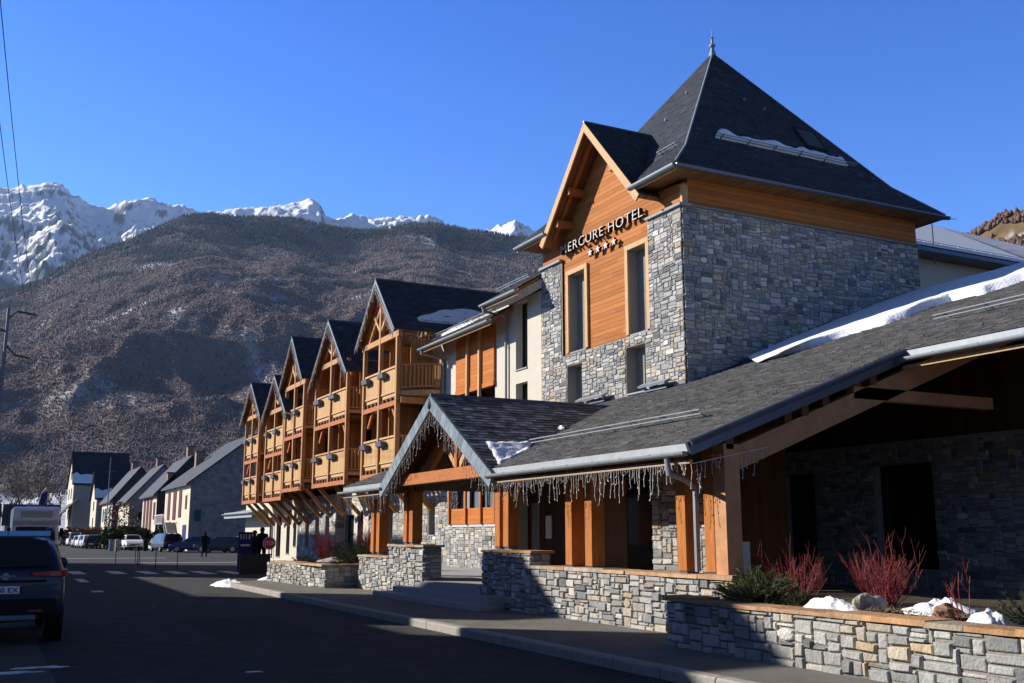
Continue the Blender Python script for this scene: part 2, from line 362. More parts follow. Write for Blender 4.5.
# ------------------------------------------------------------------ common pieces
T=14.66
def gutter(mb,a,b,r=.075,m='zinc'):
    a=Vector(a);b=Vector(b);d=(b-a).normalized(); side=d.cross(Vector((0,0,1))).normalized(); n=8; vs_=[]
    for p in(a,b):
        for k in range(n+1):
            t=math.pi+math.pi*k/n; vs_.append(p+side*math.cos(t)*r+Vector((0,0,1))*math.sin(t)*r)
    for p in(a,b):
        for k in range(n,-1,-1):
            t=math.pi+math.pi*k/n; vs_.append(p+side*math.cos(t)*(r-.008)+Vector((0,0,1))*(math.sin(t)*(r-.008)))
    m1=n+1; fs=[(k,k+1,m1+k+1,m1+k) for k in range(n)]+[(2*m1+k,2*m1+k+1,3*m1+k+1,3*m1+k) for k in range(n)]
    fs+=[tuple(range(n,-1,-1)),tuple(m1+k for k in range(n+1))]
    mb.poly(vs_,fs,m); mb.tube([a-side*r,b-side*r],.012,m,6)
    L=(b-a).length
    for k in range(1,int(L/.9)+1):
        p=a+d*(L*k/(int(L/.9)+1)); mb.beam(p-side*(r+.006),p+side*(r+.006),.025,.012,m)
def snowguard(a,b,nrm,parent,name='snow_guard'):
    """two rails on brackets above a roof"""
    mb=MB();a=Vector(a);b=Vector(b);nrm=Vector(nrm).normalized();L=(b-a).length;n=max(2,int(L/.95)+1)
    up=nrm.cross((b-a).normalized()).normalized()
    if up.z<0: up=-up
    for h_ in(.10,.17): mb.tube([a+nrm*h_,b+nrm*h_],.013,'zinc',6)
    for k in range(n):
        p=a+(b-a)*(k+.25)/(n-.5); mb.beam(p,p+nrm*.2,.03,.012,'zincdark'); mb.beam(p+nrm*.18,p+up*.22+nrm*.03,.025,.01,'zincdark')
    return mb.build(name,parent)
def window(y0,y1,z0,z1,x,parent,depth=.28,reveal='reveal',sur=None,name='window',side=.05):
    """opening in a street-facing wall at plane x: reveal box, frame and pane set back"""
    mb=MB(); d=depth
    mb.face([(x,y0,z0),(x+d,y0,z0),(x+d,y0,z1),(x,y0,z1)],reveal); mb.face([(x,y1,z0),(x,y1,z1),(x+d,y1,z1),(x+d,y1,z0)],reveal)
    mb.face([(x,y0,z1),(x+d,y0,z1),(x+d,y1,z1),(x,y1,z1)],reveal); mb.box((x-.04,y0,z0-.04),(x+d,y1,z0),'step')
    if sur:
        w_,m_=sur
        mb.box((x-.07,y0-w_,z0),(x+.1,y0-.003,z1),m_); mb.box((x-.07,y1+.003,z0),(x+.1,y1+w_,z1),m_); mb.box((x-.075,y0-w_,z1+.003),(x+.1,y1+w_,z1+w_),m_)
    o=mb.build(name,parent)
    f=MB(); t=.06; xa=x+d-.06; xb=x+d+.01
    f.box((xa,y0,z0),(xb,y0+t,z1),'frame');f.box((xa,y1-t,z0),(xb,y1,z1),'frame');f.box((xa,y0+t,z0),(xb,y1-t,z0+t),'frame');f.box((xa,y0+t,z1-t),(xb,y1-t,z1),'frame')
    if y1-y0>1.5: 
        ym=(y0+y1)/2; f.box((xa,ym-t/2,z0+t),(xb,ym+t/2,z1-t),'frame')
    f.build('frame',o)
    g=MB(); g.box((x+d-.03,y0+t*.5,z0+t*.5),(x+d-.02,y1-t*.5,z1-t*.5),'glass'); g.build('pane',o)
    return o
def wall_y(mb,x,y0,y1,z0,z1,holes,m,th=.3):
    """street-facing rendered wall at plane x with rectangular holes (y0,z0,y1,z1)"""
    ys=sorted({y0,y1,*[q for h_ in holes for q in(h_[0],h_[2])]}); zs=sorted({z0,z1,*[q for h_ in holes for q in(h_[1],h_[3])]})
    for a,b in zip(ys[:-1],ys[1:]):
        for c,d in zip(zs[:-1],zs[1:]):
            if any(h_[0]<=a+1e-6 and b<=h_[2]+1e-6 and h_[1]<=c+1e-6 and d<=h_[3]+1e-6 for h_ in holes): continue
            mb.face([(x,b,c),(x,a,c),(x,a,d),(x,b,d)],m)
def icicles(a,b,name,label,parent=None,seed=0,dens=11,lmin=.12,lmax=.5,group=None,rt=.0045):
    """garland of hanging light strings between a and b"""
    r=random.Random(seed); mb=MB(); a=Vector(a);b=Vector(b);L=(b-a).length;n=int(L*dens)
    mb.tube([a,b],.008,'led',4)
    for k in range(n):
        p=a+(b-a)*((k+r.random()*.5)/n); ln=r.choice([lmin,lmin*1.8,(lmin+lmax)/2,lmax])*(.8+.4*r.random())
        pts=[p]; x=p.copy(); m=max(2,int(ln/.09))
        for i in range(m):
            x=x+Vector(((r.random()-.5)*.03,(r.random()-.5)*.03,-ln/m)); pts.append(x.copy())
        mb.tube(pts,rt,'led',3,cap=False)
        for q in pts[1:]:
            e=Vector(((r.random()-.5)*.06,(r.random()-.5)*.06,-.012-.02*r.random()))
            mb.tube([q,q+e],rt*1.7,'led',3)
    o=mb.build(name); return tag(o,label,'light string',group or 'icicle light strings under the eaves')
# ================================================================== HOTEL
hotel=thing('hotel',(T+4,23.2,0),'long mountain hotel with stone tower, slate roofs and timber balconies facing the street','hotel')
def sw(mb,x,y0,y1,z0,z1,holes=(),**k):   # street-facing stone (normal -X); holes (y0,z0,y1,z1)
    stones(mb,(x,y1,z0),(0,-1,0),(0,0,1),y1-y0,z1-z0,[(y1-h[2],h[1]-z0,y1-h[0],h[3]-z0) for h in holes],**k)
def cwl(mb,y,x0,x1,z0,z1,holes=(),**k):  # camera-facing stone (normal -Y); holes (x0,z0,x1,z1)
    stones(mb,(x0,y,z0),(1,0,0),(0,0,1),x1-x0,z1-z0,[(h[0]-x0,h[1]-z0,h[2]-x0,h[3]-z0) for h in holes],**k)
# ---- tower
TY0,TY1,TX1,TC,TE=19.55,26.76,22.82,9.6,10.42
mb=MB()
winR=(21.14,6.76,21.98,9.05); winL=(24.2,6.78,25.12,9.08); loR=(21.28,5.2,22.12,6.42); loL=(24.42,5.2,25.2,6.38)
PY0,PY1,PZ=21.04,25.48,6.72   # wooden panel
sw(mb,T,TY0+.035,TY1,.5,TC,[(PY0,PZ,PY1,TC),loR,loL,(19.6,.5,26.5,3.1)],seed=11,dep=.03)
cwl(mb,TY0,T+.0,TX1,3.9,TC,seed=12,dep=.035,boulders=9)
cwl(mb,TY0,T+.0,TX1,.5,3.9,seed=13,dep=.02,cu_=.12,cv=.09)
mb.box((T+.3,TY0+.3,.5),(TX1,TY1-.02,TC),'mortar')
mb.face([(T,TY1,.5),(T,TY1,TC),(TX1,TY1,TC),(TX1,TY1,.5)],'mortar'); mb.face([(TX1,TY0,.5),(TX1,TY1,.5),(TX1,TY1,TC),(TX1,TY0,TC)],'mortar')
for a,b in((TY0-.05,PY0-.02),(PY1+.02,TY1+.04)): mb.box((T-.09,a,TC),(T+.3,b,TC+.07),'step')
mb.box((T+.301,TY0-.06,TC),(TX1+.05,TY0+.2,TC+.05),'mortar')
mb.box((T-.03,TY0+1.2,5.06),(T+.02,TY1,5.15),'zinc')
mb.build('tower_wall',hotel)
# gable cladding (one sheet with openings) on the street face
mb=MB(); gx=T+.05; ga=(23.1,12.62)
for a,b in((PY0,PY1),):
    wall_y(mb,gx,a,b,PZ,TC,[winR,winL],'planks')
mb.box((gx-.02,PY0,PZ-.03),(gx+.1,PY1,PZ),'step')
mb.box((gx,PY0,TC),(gx+.2,PY1,TC+.07),'planks'); mb.prism([(TY0+.001,TC+.071),(TY1,TC+.071),(TY1,10.2),(25.6,10.3),(23.15,12.65),(20.7,10.3),(TY0+.001,10.2)],lambda p,t:(t,p[0],p[1]),gx,gx+.2,'planks')
mb.prism([(T+.2,TC+.051),(TX1,TC+.051),(TX1,TE),(T+.2,TE)],lambda p,t:(p[0],t,p[1]),TY0+.02,TY0+.2,'planks')
mb.box((gx-.03,TY0-.005,TC+.072),(gx+.15,TY0+.08,10.15),'woodpale')
mb.build('gable_cladding',hotel)
for y0,z0,y1,z1 in(winR,winL): window(y0,y1,z0,z1,gx-.0,hotel,depth=.34,sur=(.14,'woodpale'))
for y0,z0,y1,z1 in(loR,loL): window(y0,y1,z0,z1,T-.02,hotel,depth=.42)
# sloping louvred sills beside lower windows
for ya,yb in((20.05,21.2),(22.9,24.3)):
    mb=MB(); mb.beam((T-.22,ya,5.28),(T-.22,yb,5.28),.20,.05,'zinc',up=(-.5,0,1)); mb.beam((T-.1,ya+.1,5.14),(T-.1,yb-.1,5.14),.18,.05,'zincdark')
    for y in(ya+.08,yb-.08): mb.beam((T-.22,y,5.26),(T,y,5.14),.05,.05,'zincdark')
    mb.build('roof_light_hood',hotel)
# ---- sign letters
def text_mesh(s,size,ext,m1,m2):
    cu=bpy.data.curves.new('t','FONT'); cu.body=s; cu.size=size; cu.extrude=ext; cu.offset=.004; cu.space_character=1.12; cu.align_x='LEFT'
    o=bpy.data.objects.new('t',cu); col.objects.link(o)
    dg=bpy.context.evaluated_depsgraph_get(); me=bpy.data.meshes.new_from_object(o.evaluated_get(dg)); bpy.data.objects.remove(o)
    return me
def place_text(s,name,parent,origin,U,N,width,height,ext,m,bold=.0):
    """text mesh laid on the plane with reading direction U, normal N, fitted to width x height (capitals)"""
    cu=bpy.data.curves.new('t','FONT'); cu.body=s; cu.size=1; cu.extrude=.5; cu.offset=bold; cu.space_character=1.1
    o=bpy.data.objects.new('t',cu); col.objects.link(o); bpy.context.view_layer.update()
    dg=bpy.context.evaluated_depsgraph_get(); me=bpy.data.meshes.new_from_object(o.evaluated_get(dg)); bpy.data.objects.remove(o)
    v=np.array([x.co[:] for x in me.vertices]); v[:,0]-=v[:,0].min(); v[:,0]*=width/v[:,0].max(); v[:,1]-=v[:,1].min(); v[:,1]*=height/v[:,1].max(); v[:,2]*=ext/.5/2
    U=np.array(U,float);N=np.array(N,float);V=np.cross(N,U); base=np.array(world_of(parent)) if parent else np.array([0,0,0.])
    q=np.array(origin,float)+v[:,:1]*U+v[:,1:2]*V+v[:,2:3]*N-base
    for i,x in enumerate(me.vertices): x.co=q[i]
    me.materials.clear(); me.materials.append(M_[m]); me.update()
    if m=='letter' and ext>.03:
        me.materials.append(M_['lettershade']); 
        for f_ in me.polygons:
            f_.material_index=0 if abs(Vector(f_.normal).dot(Vector(N)))>.7 else 1
    ob=bpy.data.objects.new(name,me); col.objects.link(ob); ob.parent=parent
    return ob
LX=gx-.12
st=thing('sign_lettering',(LX,23.15,9.4),'raised white letters MERCURE HOTEL with four stars on the wooden tower gable','sign')
o1=place_text('MERCURE HOTEL','letters',st,(LX,25.33,9.74),(0,-1,0),(-1,0,0),4.28,.27,.12,'letter',bold=-.012)
for k in range(4):
    y=23.72-k*.41; mb=MB(); pr=[]
    for i in range(10):
        a=math.pi/2+i*math.pi/5; q=.125 if i%2==0 else .055; pr.append((y-q*math.cos(a),9.42+q*math.sin(a)))
    mb.prism(pr,lambda p,t:(t,p[0],p[1]),LX-.04,LX-.036,'letter'); mb.prism(pr,lambda p,t:(t,p[0],p[1]),LX-.0355,LX+.05,'lettershade'); mb.build('star',st)
# ---- tower roof (bell-cast pyramid)
ov=.56; ex0,ex1,ey0,ey1=T-ov,TX1+ov,TY0-ov,TY1+ov; ax_,ay_,az_=18.72,23.15,16.12
bk=.22; zb=TE+.92
E0=[(ex0,ey0,TE),(ex1,ey0,TE),(ex1,ey1,TE),(ex0,ey1,TE)]
def lerp(a,b,t): return tuple(a[i]+(b[i]-a[i])*t for i in range(3))
B0=[(E0[i][0]+(ax_-E0[i][0])*bk,E0[i][1]+(ay_-E0[i][1])*bk,zb) for i in range(4)]
mb=MB()
def slope_face(mb,pts,**k):
    """slates on a planar polygon whose first edge is the eave"""
    p=[Vector(x) for x in pts]; U=(p[1]-p[0]).normalized(); N=(p[1]-p[0]).cross(p[-1]-p[0]).normalized()
    if N.z<0: N=-N
    V=N.cross(U).normalized()
    if V.z<0: V=-V
    poly=[((q-p[0]).dot(U),(q-p[0]).dot(V)) for q in p]
    slates(mb,p[0],U,V,[poly],**k)
SD1=dict(base=(.048,.054,.068),var=.22,sw=.20,sh=.13,th=.01)
for i in range(4):
    j=(i+1)%4; vis=i in(0,3)
    kw=dict(SD1); 
    if not vis: kw.update(sw=1.2,sh=.6)
    if i==3:
        yb=lambda s_: 23.15+s_*1.42
        slope_face(mb,[(ex0,20.62,TE),(ex0,ey0,TE),B0[0],(B0[0][0],yb(-1),zb)],seed=23,**kw)
        slope_face(mb,[(ex0,ey1,TE),(ex0,25.68,TE),(B0[0][0],yb(1),zb),B0[3]],seed=24,**kw)
    else: slope_face(mb,[E0[i],E0[j],B0[j],B0[i]],seed=20+i,**kw)
    slope_face(mb,[B0[i],B0[j],(ax_,ay_,az_)],seed=30+i,**kw)
# hips, soffit
for i in range(4): mb.tube([(E0[i][0],E0[i][1],TE+.04),(B0[i][0],B0[i][1],zb+.04),(ax_,ay_,az_+.02)],.035,'slateboard',5)
mb.box((T+.3,ey0+.02,TE-.09),(ex1-.02,ey1-.02,TE-.02),'soffit'); mb.box((ex0+.02,ey0+.02,TE-.09),(T+.299,20.7,TE-.02),'soffit'); mb.box((ex0+.02,25.6,TE-.09),(T+.299,ey1-.02,TE-.02),'soffit')
roof=mb.build('tower_roof',hotel)
# eave gutters: corner front + camera side + the left stub
for g0,g1,gm in(((ex0-.06,20.93,TE-.04),(ex0-.06,ey0-.06,TE-.04),'zinc'),((ex0-.06,ey1,TE-.04),(ex0-.06,25.4,TE-.04),'zinc'),((ex0-.06,ey0-.06,TE-.04),(ex1+.06,ey0-.06,TE-.04),'zincdark')):
    mb=MB(); gutter(mb,g0,g1,.085,gm); mb.build('gutter',roof)
for a,b in((ey0,20.7),(25.6,ey1)): mb=MB(); mb.box((ex0-.005,a,TE-.17),(ex0+.03,b,TE-.1),'woodpale'); mb.build('fascia',roof)
mb=MB(); mb.lathe([(.0,-.1),(.13,-.08),(.07,.12),(.05,.2),(.10,.26),(.10,.30),(.04,.36),(.035,.5),(.06,.54),(.015,.6),(.008,.95)],(ax_,ay_,az_),'zinc',10); mb.build('finial',roof,smooth=False)
# roof window, hooks, snow bar on the camera-side slope
def onface(i,u,t):
    """point on upper face i: u 0..1 along the eave, t 0..1 from break to apex"""
    j=(i+1)%4; a=Vector(B0[i]).lerp(Vector(B0[j]),u); return a.lerp(Vector((ax_,ay_,az_)),t)
n0=(Vector(B0[1])-Vector(B0[0])).cross(Vector((ax_,ay_,az_))-Vector(B0[0])).normalized()
if n0.z<0:n0=-n0
up0=Vector((0,1,0)); up0=(up0-n0*up0.dot(n0)).normalized()
p=onface(0,.80,.30)
mb=MB(); a_=p
for (dx,wd,hh,th,m) in((0,.40,.55,.07,'frame'),):
    c=[a_+Vector((sx*.40,0,0))+up0*sy*.5+n0*th for sx,sy in((-1,-1),(1,-1),(1,1),(-1,1))]; d=[q-n0*.06 for q in c]
    mb.poly(c+d,[(0,1,2,3),(0,4,5,1),(1,5,6,2),(2,6,7,3),(3,7,4,0)],m)
    c2=[a_+Vector((sx*.31,0,0))+up0*sy*.40+n0*(th+.012) for sx,sy in((-1,-1),(1,-1),(1,1),(-1,1))]; mb.face(c2,'zincdark')
mb.build('roof_window',roof)
ga_=onface(0,.12,.115)+n0*.03; gb_=onface(0,.90,.115)+n0*.03
snowguard(ga_,gb_,n0,roof)
n3=(Vector(B0[3])-Vector(B0[0])).cross(Vector((ax_,ay_,az_))-Vector(B0[0])).normalized()
if n3.z<0:n3=-n3
snowguard(onface(3,.83,.02)+n3*.03,onface(3,.96,.02)+n3*.03,n3,roof)
for (i,u,t) in((3,.62,.42),(3,.72,.62),(0,.45,.55),(0,.62,.5)):
    q=onface(i,u,t); nn=n3 if i==3 else n0; mb=MB(); mb.tube([q,q+nn*.12,q+nn*.14+Vector((0,0,-.1))],.02,'zinc',6); mb.build('roof_hook',roof)
# snow lying against that bar
def snow_ridge(pts,wid,hgt,nrm,name,label,seed=1,up=None):
    r=random.Random(seed); mb=MB(); nrm=Vector(nrm).normalized(); pts=[Vector(p) for p in pts]; K=9; rows=[]
    L=[0]
    for a,b in zip(pts[:-1],pts[1:]): L.append(L[-1]+(b-a).length)
    n=int(L[-1]/.12)+2
    for k in range(n+1):
        s=L[-1]*k/n; i=0
        while i<len(L)-2 and L[i+1]<s: i+=1
        t=(s-L[i])/max(1e-6,L[i+1]-L[i]); p=pts[i].lerp(pts[i+1],t); d=(pts[i+1]-pts[i]).normalized(); sd=nrm.cross(d)
        if sd.z<0: sd=-sd
        ww=(wid(s/L[-1]) if callable(wid) else wid)*(.75+.5*noise.noise(Vector((s*1.1,seed,0)))+.25*noise.noise(Vector((s*4,seed,2)))); e=min(1,s/.2,(L[-1]-s)/.2)
        hh=hgt*(.8+.6*noise.noise(Vector((s*1.7,seed,5))))*max(.05,e); ww*=max(.1,e)
        rows.append([p+sd*(ww*(j/(K-1)) )+nrm*(hh*math.sin(math.pi*j/(K-1))**.5+.01*noise.noise(Vector((s*6,j,seed)))-.015) for j in range(K)])
    vs_=[q for rw in rows for q in rw]
    mb.poly(vs_,[(k*K+j,(k+1)*K+j,(k+1)*K+j+1,k*K+j+1) for k in range(n) for j in range(K-1)],'snow'); o=mb.build(name,smooth=True)
    return tag(o,label,'snow',kind='stuff')
snow_ridge([ga_.lerp(gb_,.01),ga_.lerp(gb_,.97)],.5,.20,n0,'snow_patch','thin line of snow held by the bar on the dark tower roof',seed=4)
# gable roof on the tower street side
gfx=T-.58
mb=MB()
def gable_roof(mb,x0,x1,yc,za,half,zf,seed,sl=None,board='woodpale',bw=.2,th=.10,und='soffit',**kw):
    """gable whose ridge runs along X: apex (yc,za), feet (yc±half,zf)"""
    kk=dict(base=(.048,.054,.068),var=.22,sw=.20,sh=.13,th=.01); kk.update(kw)
    for s in(-1,1):
        slope_face(mb,[(x0,yc+s*half,zf),(x1,yc+s*half,zf),(x1,yc,za),(x0,yc,za)],seed=seed+s,**kk)
        d=Vector((0,-s*half,za-zf)).normalized(); n=Vector((0,s*(za-zf),half)).normalized()
        a=Vector((x0,yc+s*half,zf)); b=Vector((x0,yc,za)); c=Vector((x1,yc,za)); e=Vector((x1,yc+s*half,zf))
        mb.poly([a-n*th,b-Vector((0,0,th*1.3)),c-Vector((0,0,th*1.3)),e-n*th,a+n*.01,b,c,e+n*.01],[(0,1,2,3),(0,4,5,1),(0,3,7,4),(2,6,7,3)],und)
        # bargeboard
        q=[a-Vector((.025,0,0)),b-Vector((.025,0,0))]
        mb.poly([q[0]+n*.02,q[1]+Vector((0,0,.03)),q[1]-Vector((0,0,bw*1.25)),q[0]-n*bw,
                 q[0]+n*.02+Vector((.05,0,0)),q[1]+Vector((.05,0,.03)),q[1]+Vector((.05,0,-bw*1.25)),q[0]-n*bw+Vector((.05,0,0))],[(0,1,2,3),(7,6,5,4),(0,4,5,1),(3,2,6,7),(0,3,7,4)],board)
    mb.tube([(x0-.03,yc,za+.04),(x1,yc,za+.04)],.04,'zincdark',6)
gable_roof(mb,gfx,T+3.2,23.15,12.98,2.62,10.08,40,board='woodpale',bw=.2)
g_=mb.build('gable_roof',hotel)
mb=MB()
for s,t in((1,.45),(-1,.45),(1,.72),(0,0)):
    y=23.15+s*2.5*t; z=12.98-2.9*t-.34
    mb=MB(); mb.beam((gfx+.1,y,z),(T+.05,y,z),.16,.2,'woodred'); mb.build('purlin',g_)
for s in (1,-1):
    mb=MB(); mb.beam((gfx+.3,23.15+s*2.35,10.25),(gfx+.3,23.15+s*.1,12.62),.1,.16,'woodred'); mb.build('rafter',g_)
# ---- main wing between tower and balconies
EW2,EW1=9.0,8.42
mb=MB()
midw=[(27.7,6.75,28.5,8.92),(27.7,4.2,28.5,6.3),(30.0,3.6,33.05,8.35)]
gfw=[(29.5,.5,31.9,2.7),(31.95,2.1,34.6,3.05)]
wall_y(mb,T,TY1+.03,28.95,3.2,EW2,midw,'render'); wall_y(mb,T+.02,28.95,36.3,3.2,EW1,midw,'render')
mb.face([(T,28.95,EW1-.3),(T+3,28.95,EW1-.3),(T+3,28.95,EW2),(T,28.95,EW2)],'render')
mb.build('wing_wall',hotel)
for y0,z0,y1,z1 in midw[:2]: window(y0,y1,z0,z1,T,hotel,depth=.3,reveal='render')
# orange shutter screen with pale posts
mb=MB(); sx=T-.12
mb.box((sx+.04,29.95,6.5),(sx+.1,33.05,8.44),'shutter'); mb.box((sx+.1,29.95,6.45),(sx+.14,33.05,6.6),'shutter'); mb.box((sx+.02,29.95,6.46),(sx+.039,33.05,6.62),'shutter')
mb.box((T+.5,29.95,3.6),(T+.55,33.05,6.6),'glass')
for y in(29.98,31.0,32.02,33.02): mb.box((T+.42,y-.03,3.6),(T+.49,y+.03,6.6),'frame')
mb.face([(T,29.95,3.6),(T+.5,29.95,3.6),(T+.5,29.95,8.4),(T,29.95,8.4)],'wooddark'); mb.face([(T,33.05,3.6),(T,33.05,8.4),(T+.5,33.05,8.4),(T+.5,33.05,3.6)],'wooddark')
scr=mb.build('shutter_screen',hotel)
for y in(30.95,31.95):
    mb=MB(); mb.box((sx-.06,y-.06,3.6),(sx+.038,y+.06,8.5),'woodpale'); mb.build('post',scr)
# wing roofs
def shed(name,x0,z0,x1,z1,y0,y1,seed,guard=True,gut='zinc',**kw):
    mb=MB(); slope_face(mb,[(x0,y0,z0),(x0,y1,z0),(x1,y1,z1),(x1,y0,z1)],seed=seed,**kw)
    mb.prism([(x0,z0-.0),(x1,z1),(x1,z1-.12),(x0,z0-.12)],lambda p,t:(p[0],t,p[1]),y0+.01,y1-.01,'soffit')
    o=mb.build(name,hotel)
    mb=MB(); gutter(mb,(x0-.08,y1,z0-.05),(x0-.08,y0,z0-.05),.085,gut); mb.box((x0-.02,y0,z0-.2),(x0+.02,y1,z0-.12),'woodpale'); mb.build('gutter',o)
    return o
WS=.62
KW=dict(base=(.08,.08,.086),var=.3,sw=.24,sh=.15,th=.016)
shed('wing_roof',13.86,8.98,18.6,8.98+WS*4.74,25.75+1.02,29.3,50,**KW)
r1=shed('wing_roof',13.86,8.40,18.6,8.40+WS*4.74,28.7,34.75,51,**KW)
snowguard((14.35,34.5,8.75),(14.35,29.4,8.75),(-WS,0,1),r1); 
snowguard((14.35,29.2,9.35),(14.35,26.9,9.35),(-WS,0,1),r1)
snow_ridge([(14.4,34.7,8.78),(14.42,31.2,8.80)],lambda t:1.5*(1-t)+.1,.12,(-WS,0,1),'snow_patch','strip of snow on the lower wing roof above the orange shutters',seed=9)
def downpipe(pts,parent,name='downpipe',r=.045):
    mb=MB(); mb.tube(pts,r,'zinc',8)
    for p,q in zip(pts[:-1],pts[1:]):
        if abs(p[2]-q[2])>1.5:
            for t in(.2,.8): z=p[2]+(q[2]-p[2])*t; mb.tube([(p[0]+(q[0]-p[0])*t,p[1]+(q[1]-p[1])*t,z-.02),(p[0]+(q[0]-p[0])*t,p[1]+(q[1]-p[1])*t,z+.02)],r+.012,'zinc',8)
    return mb.build(name,parent)
downpipe([(13.78,29.15,8.86),(13.8,29.15,8.72),(14.5,29.05,8.6),(14.58,29.05,8.4),(14.58,29.05,4.4)],hotel)
downpipe([(13.78,34.45,8.3),(13.8,34.45,8.15),(14.5,34.2,8.0),(14.58,34.2,7.8),(14.58,34.2,4.3)],hotel)
# ground floor stone wall behind the porch
mb=MB()
gw=(34.9,1.6,35.5,2.75)
sw(mb,T-.03,26.8,36.4,.5,3.6,[(29.6,1.95,33.6,3.25),gw,(27.6,.5,28.6,2.9)],seed=61,cu_=.095,cv=.07)
cwl(mb,26.8,T-.0,T+.3,.5,3.2,seed=62)
mb.box((T-.08,29.55,1.86),(T+.2,33.65,1.949),'cap')
mb.build('ground_floor_wall',hotel)
window(gw[0],gw[2],gw[1],gw[3],T-.03,hotel,depth=.3)
mb=MB(); mb.box((T-.10,29.6,1.951),(T-.02,33.6,2.48),'shutter'); mb.box((T+.3,29.6,1.95),(T+.34,33.6,3.25),'glass')
mb.box((T+.22,31.5,1.95),(T+.29,31.6,3.25),'frame'); mb.box((T+.2,32.4,1.95),(T+.28,32.9,3.25),'reveal')
sc2=mb.build('shutter_screen',hotel)
for y in(29.75,30.8,32.0,33.4):
    mb=MB(); mb.box((T-.17,y-.06,1.951),(T-.101,y+.06,3.25),'woodpost'); mb.build('post',sc2)
# ---- porch
PE=2.90; PS=.39; PX=8.97
def pz(x): return PE+PS*(x-9.0)
mb=MB()
SK=dict(base=(.092,.093,.098),var=.32,sw=.22,sh=.125,th=.02,tint=((.115,.112,.11),.2))
V_=Vector((1,0,PS)).normalized(); ks=1/V_.x
O_=(PX,2.0,pz(PX)); 
P_=lambda x,y:(y-2.0,(x-PX)*ks)
polys=[[P_(PX,11.9),P_(13.3,11.9),P_(13.3,21.3),P_(PX,18.34)],[P_(PX,24.78),P_(13.3,21.8),P_(13.3,28.1),P_(PX,28.1)],
       [P_(13.3,2.0),P_(22.0,2.0),P_(22.0,TY0),P_(13.3,TY0)],
       [P_(13.3,TY0),P_(T,TY0),P_(T,28.1),P_(13.3,28.1)]]
slates(mb,O_,(0,1,0),V_,polys,seed=71,**SK)
for x0,x1,y0,y1 in((PX,13.3,11.9,18.3),(PX,13.3,24.85,28.1),(13.3,T,2.0,28.1),(T,22.0,2.0,TY0-.01)):
    mb.prism([(x0,pz(x0)),(x1,pz(x1)),(x1,pz(x1)-.14),(x0,pz(x0)-.14)],lambda p,t:(p[0],t,p[1]),y0+.01,y1-.01,'wooddark')
mb.prism([(22.0,pz(22)+.03),(29.0,pz(22)-2.7),(29.0,pz(22)-2.8),(22.0,pz(22)-.1)],lambda p,t:(p[0],t,p[1]),2.0,TY0+6,'slate',c=(.06,.06,.07))
mb.tube([(22.0,2,pz(22)+.05),(22.0,TY0,pz(22)+.05)],.05,'zincdark',6)
pr=mb.build('porch_roof',hotel)
xg=13.3
for x_0,z_0,ya_,yb_ in((PX,PE,11.95,18.4),(PX,PE,24.7,28.05),(xg,pz(xg),2,11.86)):
    mb=MB(); mb.box((x_0-.03,ya_,z_0-.13),(x_0+.03,yb_,z_0+.0),'zinc'); gutter(mb,(x_0-.12,yb_+.08,z_0-.125),(x_0-.12,ya_-.06,z_0-.125),.07); mb.build('gutter',pr)
    mb=MB(); mb.box((x_0-.02,ya_,z_0-.29),(x_0+.04,yb_,z_0-.235),'woodpale'); mb.build('fascia',pr)
mb=MB(); a=Vector((PX-.1,11.86,pz(PX)-.08)); b=Vector((13.3,11.86,pz(13.3)-.08)); mb.beam(a,b,.06,.2,'zincdark'); mb.tube([a+Vector((0,-.06,.08)),b+Vector((0,-.06,.08))],.05,'zincdark',8); mb.build('verge',pr)
mb=MB()
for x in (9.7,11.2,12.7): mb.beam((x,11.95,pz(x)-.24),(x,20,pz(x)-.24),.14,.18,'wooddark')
mb.build('purlin',pr)
nP=(-PS,0,1)
snowguard((10.32,19.3,pz(10.32)+.03),(10.38,13.45,pz(10.38)+.03),nP,pr)
snowguard((15.5,13.0,pz(15.5)+.03),(15.5,9.0,pz(15.5)+.03),nP,pr)
downpipe([(PX-.12,12.35,PE-.2),(PX-.1,12.35,PE-.42),(9.3,12.5,PE-.5),(9.55,12.62,PE-.62),(9.55,12.62,1.06)],hotel)
# snow along the tower foot and ridge
def roof_snow(name,label,lo,hi,seed=3):
    """lo/hi polylines in (x,y) on the porch roof plane; thick soft sheet between them"""
    mb=MB(); n=90; K=10; rows=[]
    def at(pl,t):
        L=[0]
        for a,b in zip(pl[:-1],pl[1:]): L.append(L[-1]+math.dist(a,b))
        s=L[-1]*t; i=0
        while i<len(L)-2 and L[i+1]<s:i+=1
        k=(s-L[i])/(L[i+1]-L[i]); return pl[i][0]+(pl[i+1][0]-pl[i][0])*k,pl[i][1]+(pl[i+1][1]-pl[i][1])*k
    for k in range(n+1):
        t=k/n; a=at(lo,t); b=at(hi,t); wv=.16*noise.noise(Vector((t*14,seed,0)))+.07*noise.noise(Vector((t*45,seed,1)))
        row=[]
        for j in range(K):
            s=j/(K-1); x=a[0]+(b[0]-a[0])*s+wv*(1-s); y=a[1]+(b[1]-a[1])*s
            h_=.10*min(1,math.sin(math.pi*min(.5,s*2.2))**.6 if s>0 else 0)*min(1,t*25)+.02*noise.noise(Vector((x*2,y*2,seed)))
            row.append((x,y,pz(x)+.045+max(-.03,h_)))
        rows.append(row)
    mb.poly([q for r_ in rows for q in r_],[(k*K+j,(k+1)*K+j,(k+1)*K+j+1,k*K+j+1) for k in range(n) for j in range(K-1)],'snow')
    return tag(mb.build(name,smooth=True),label,'snow',kind='stuff')
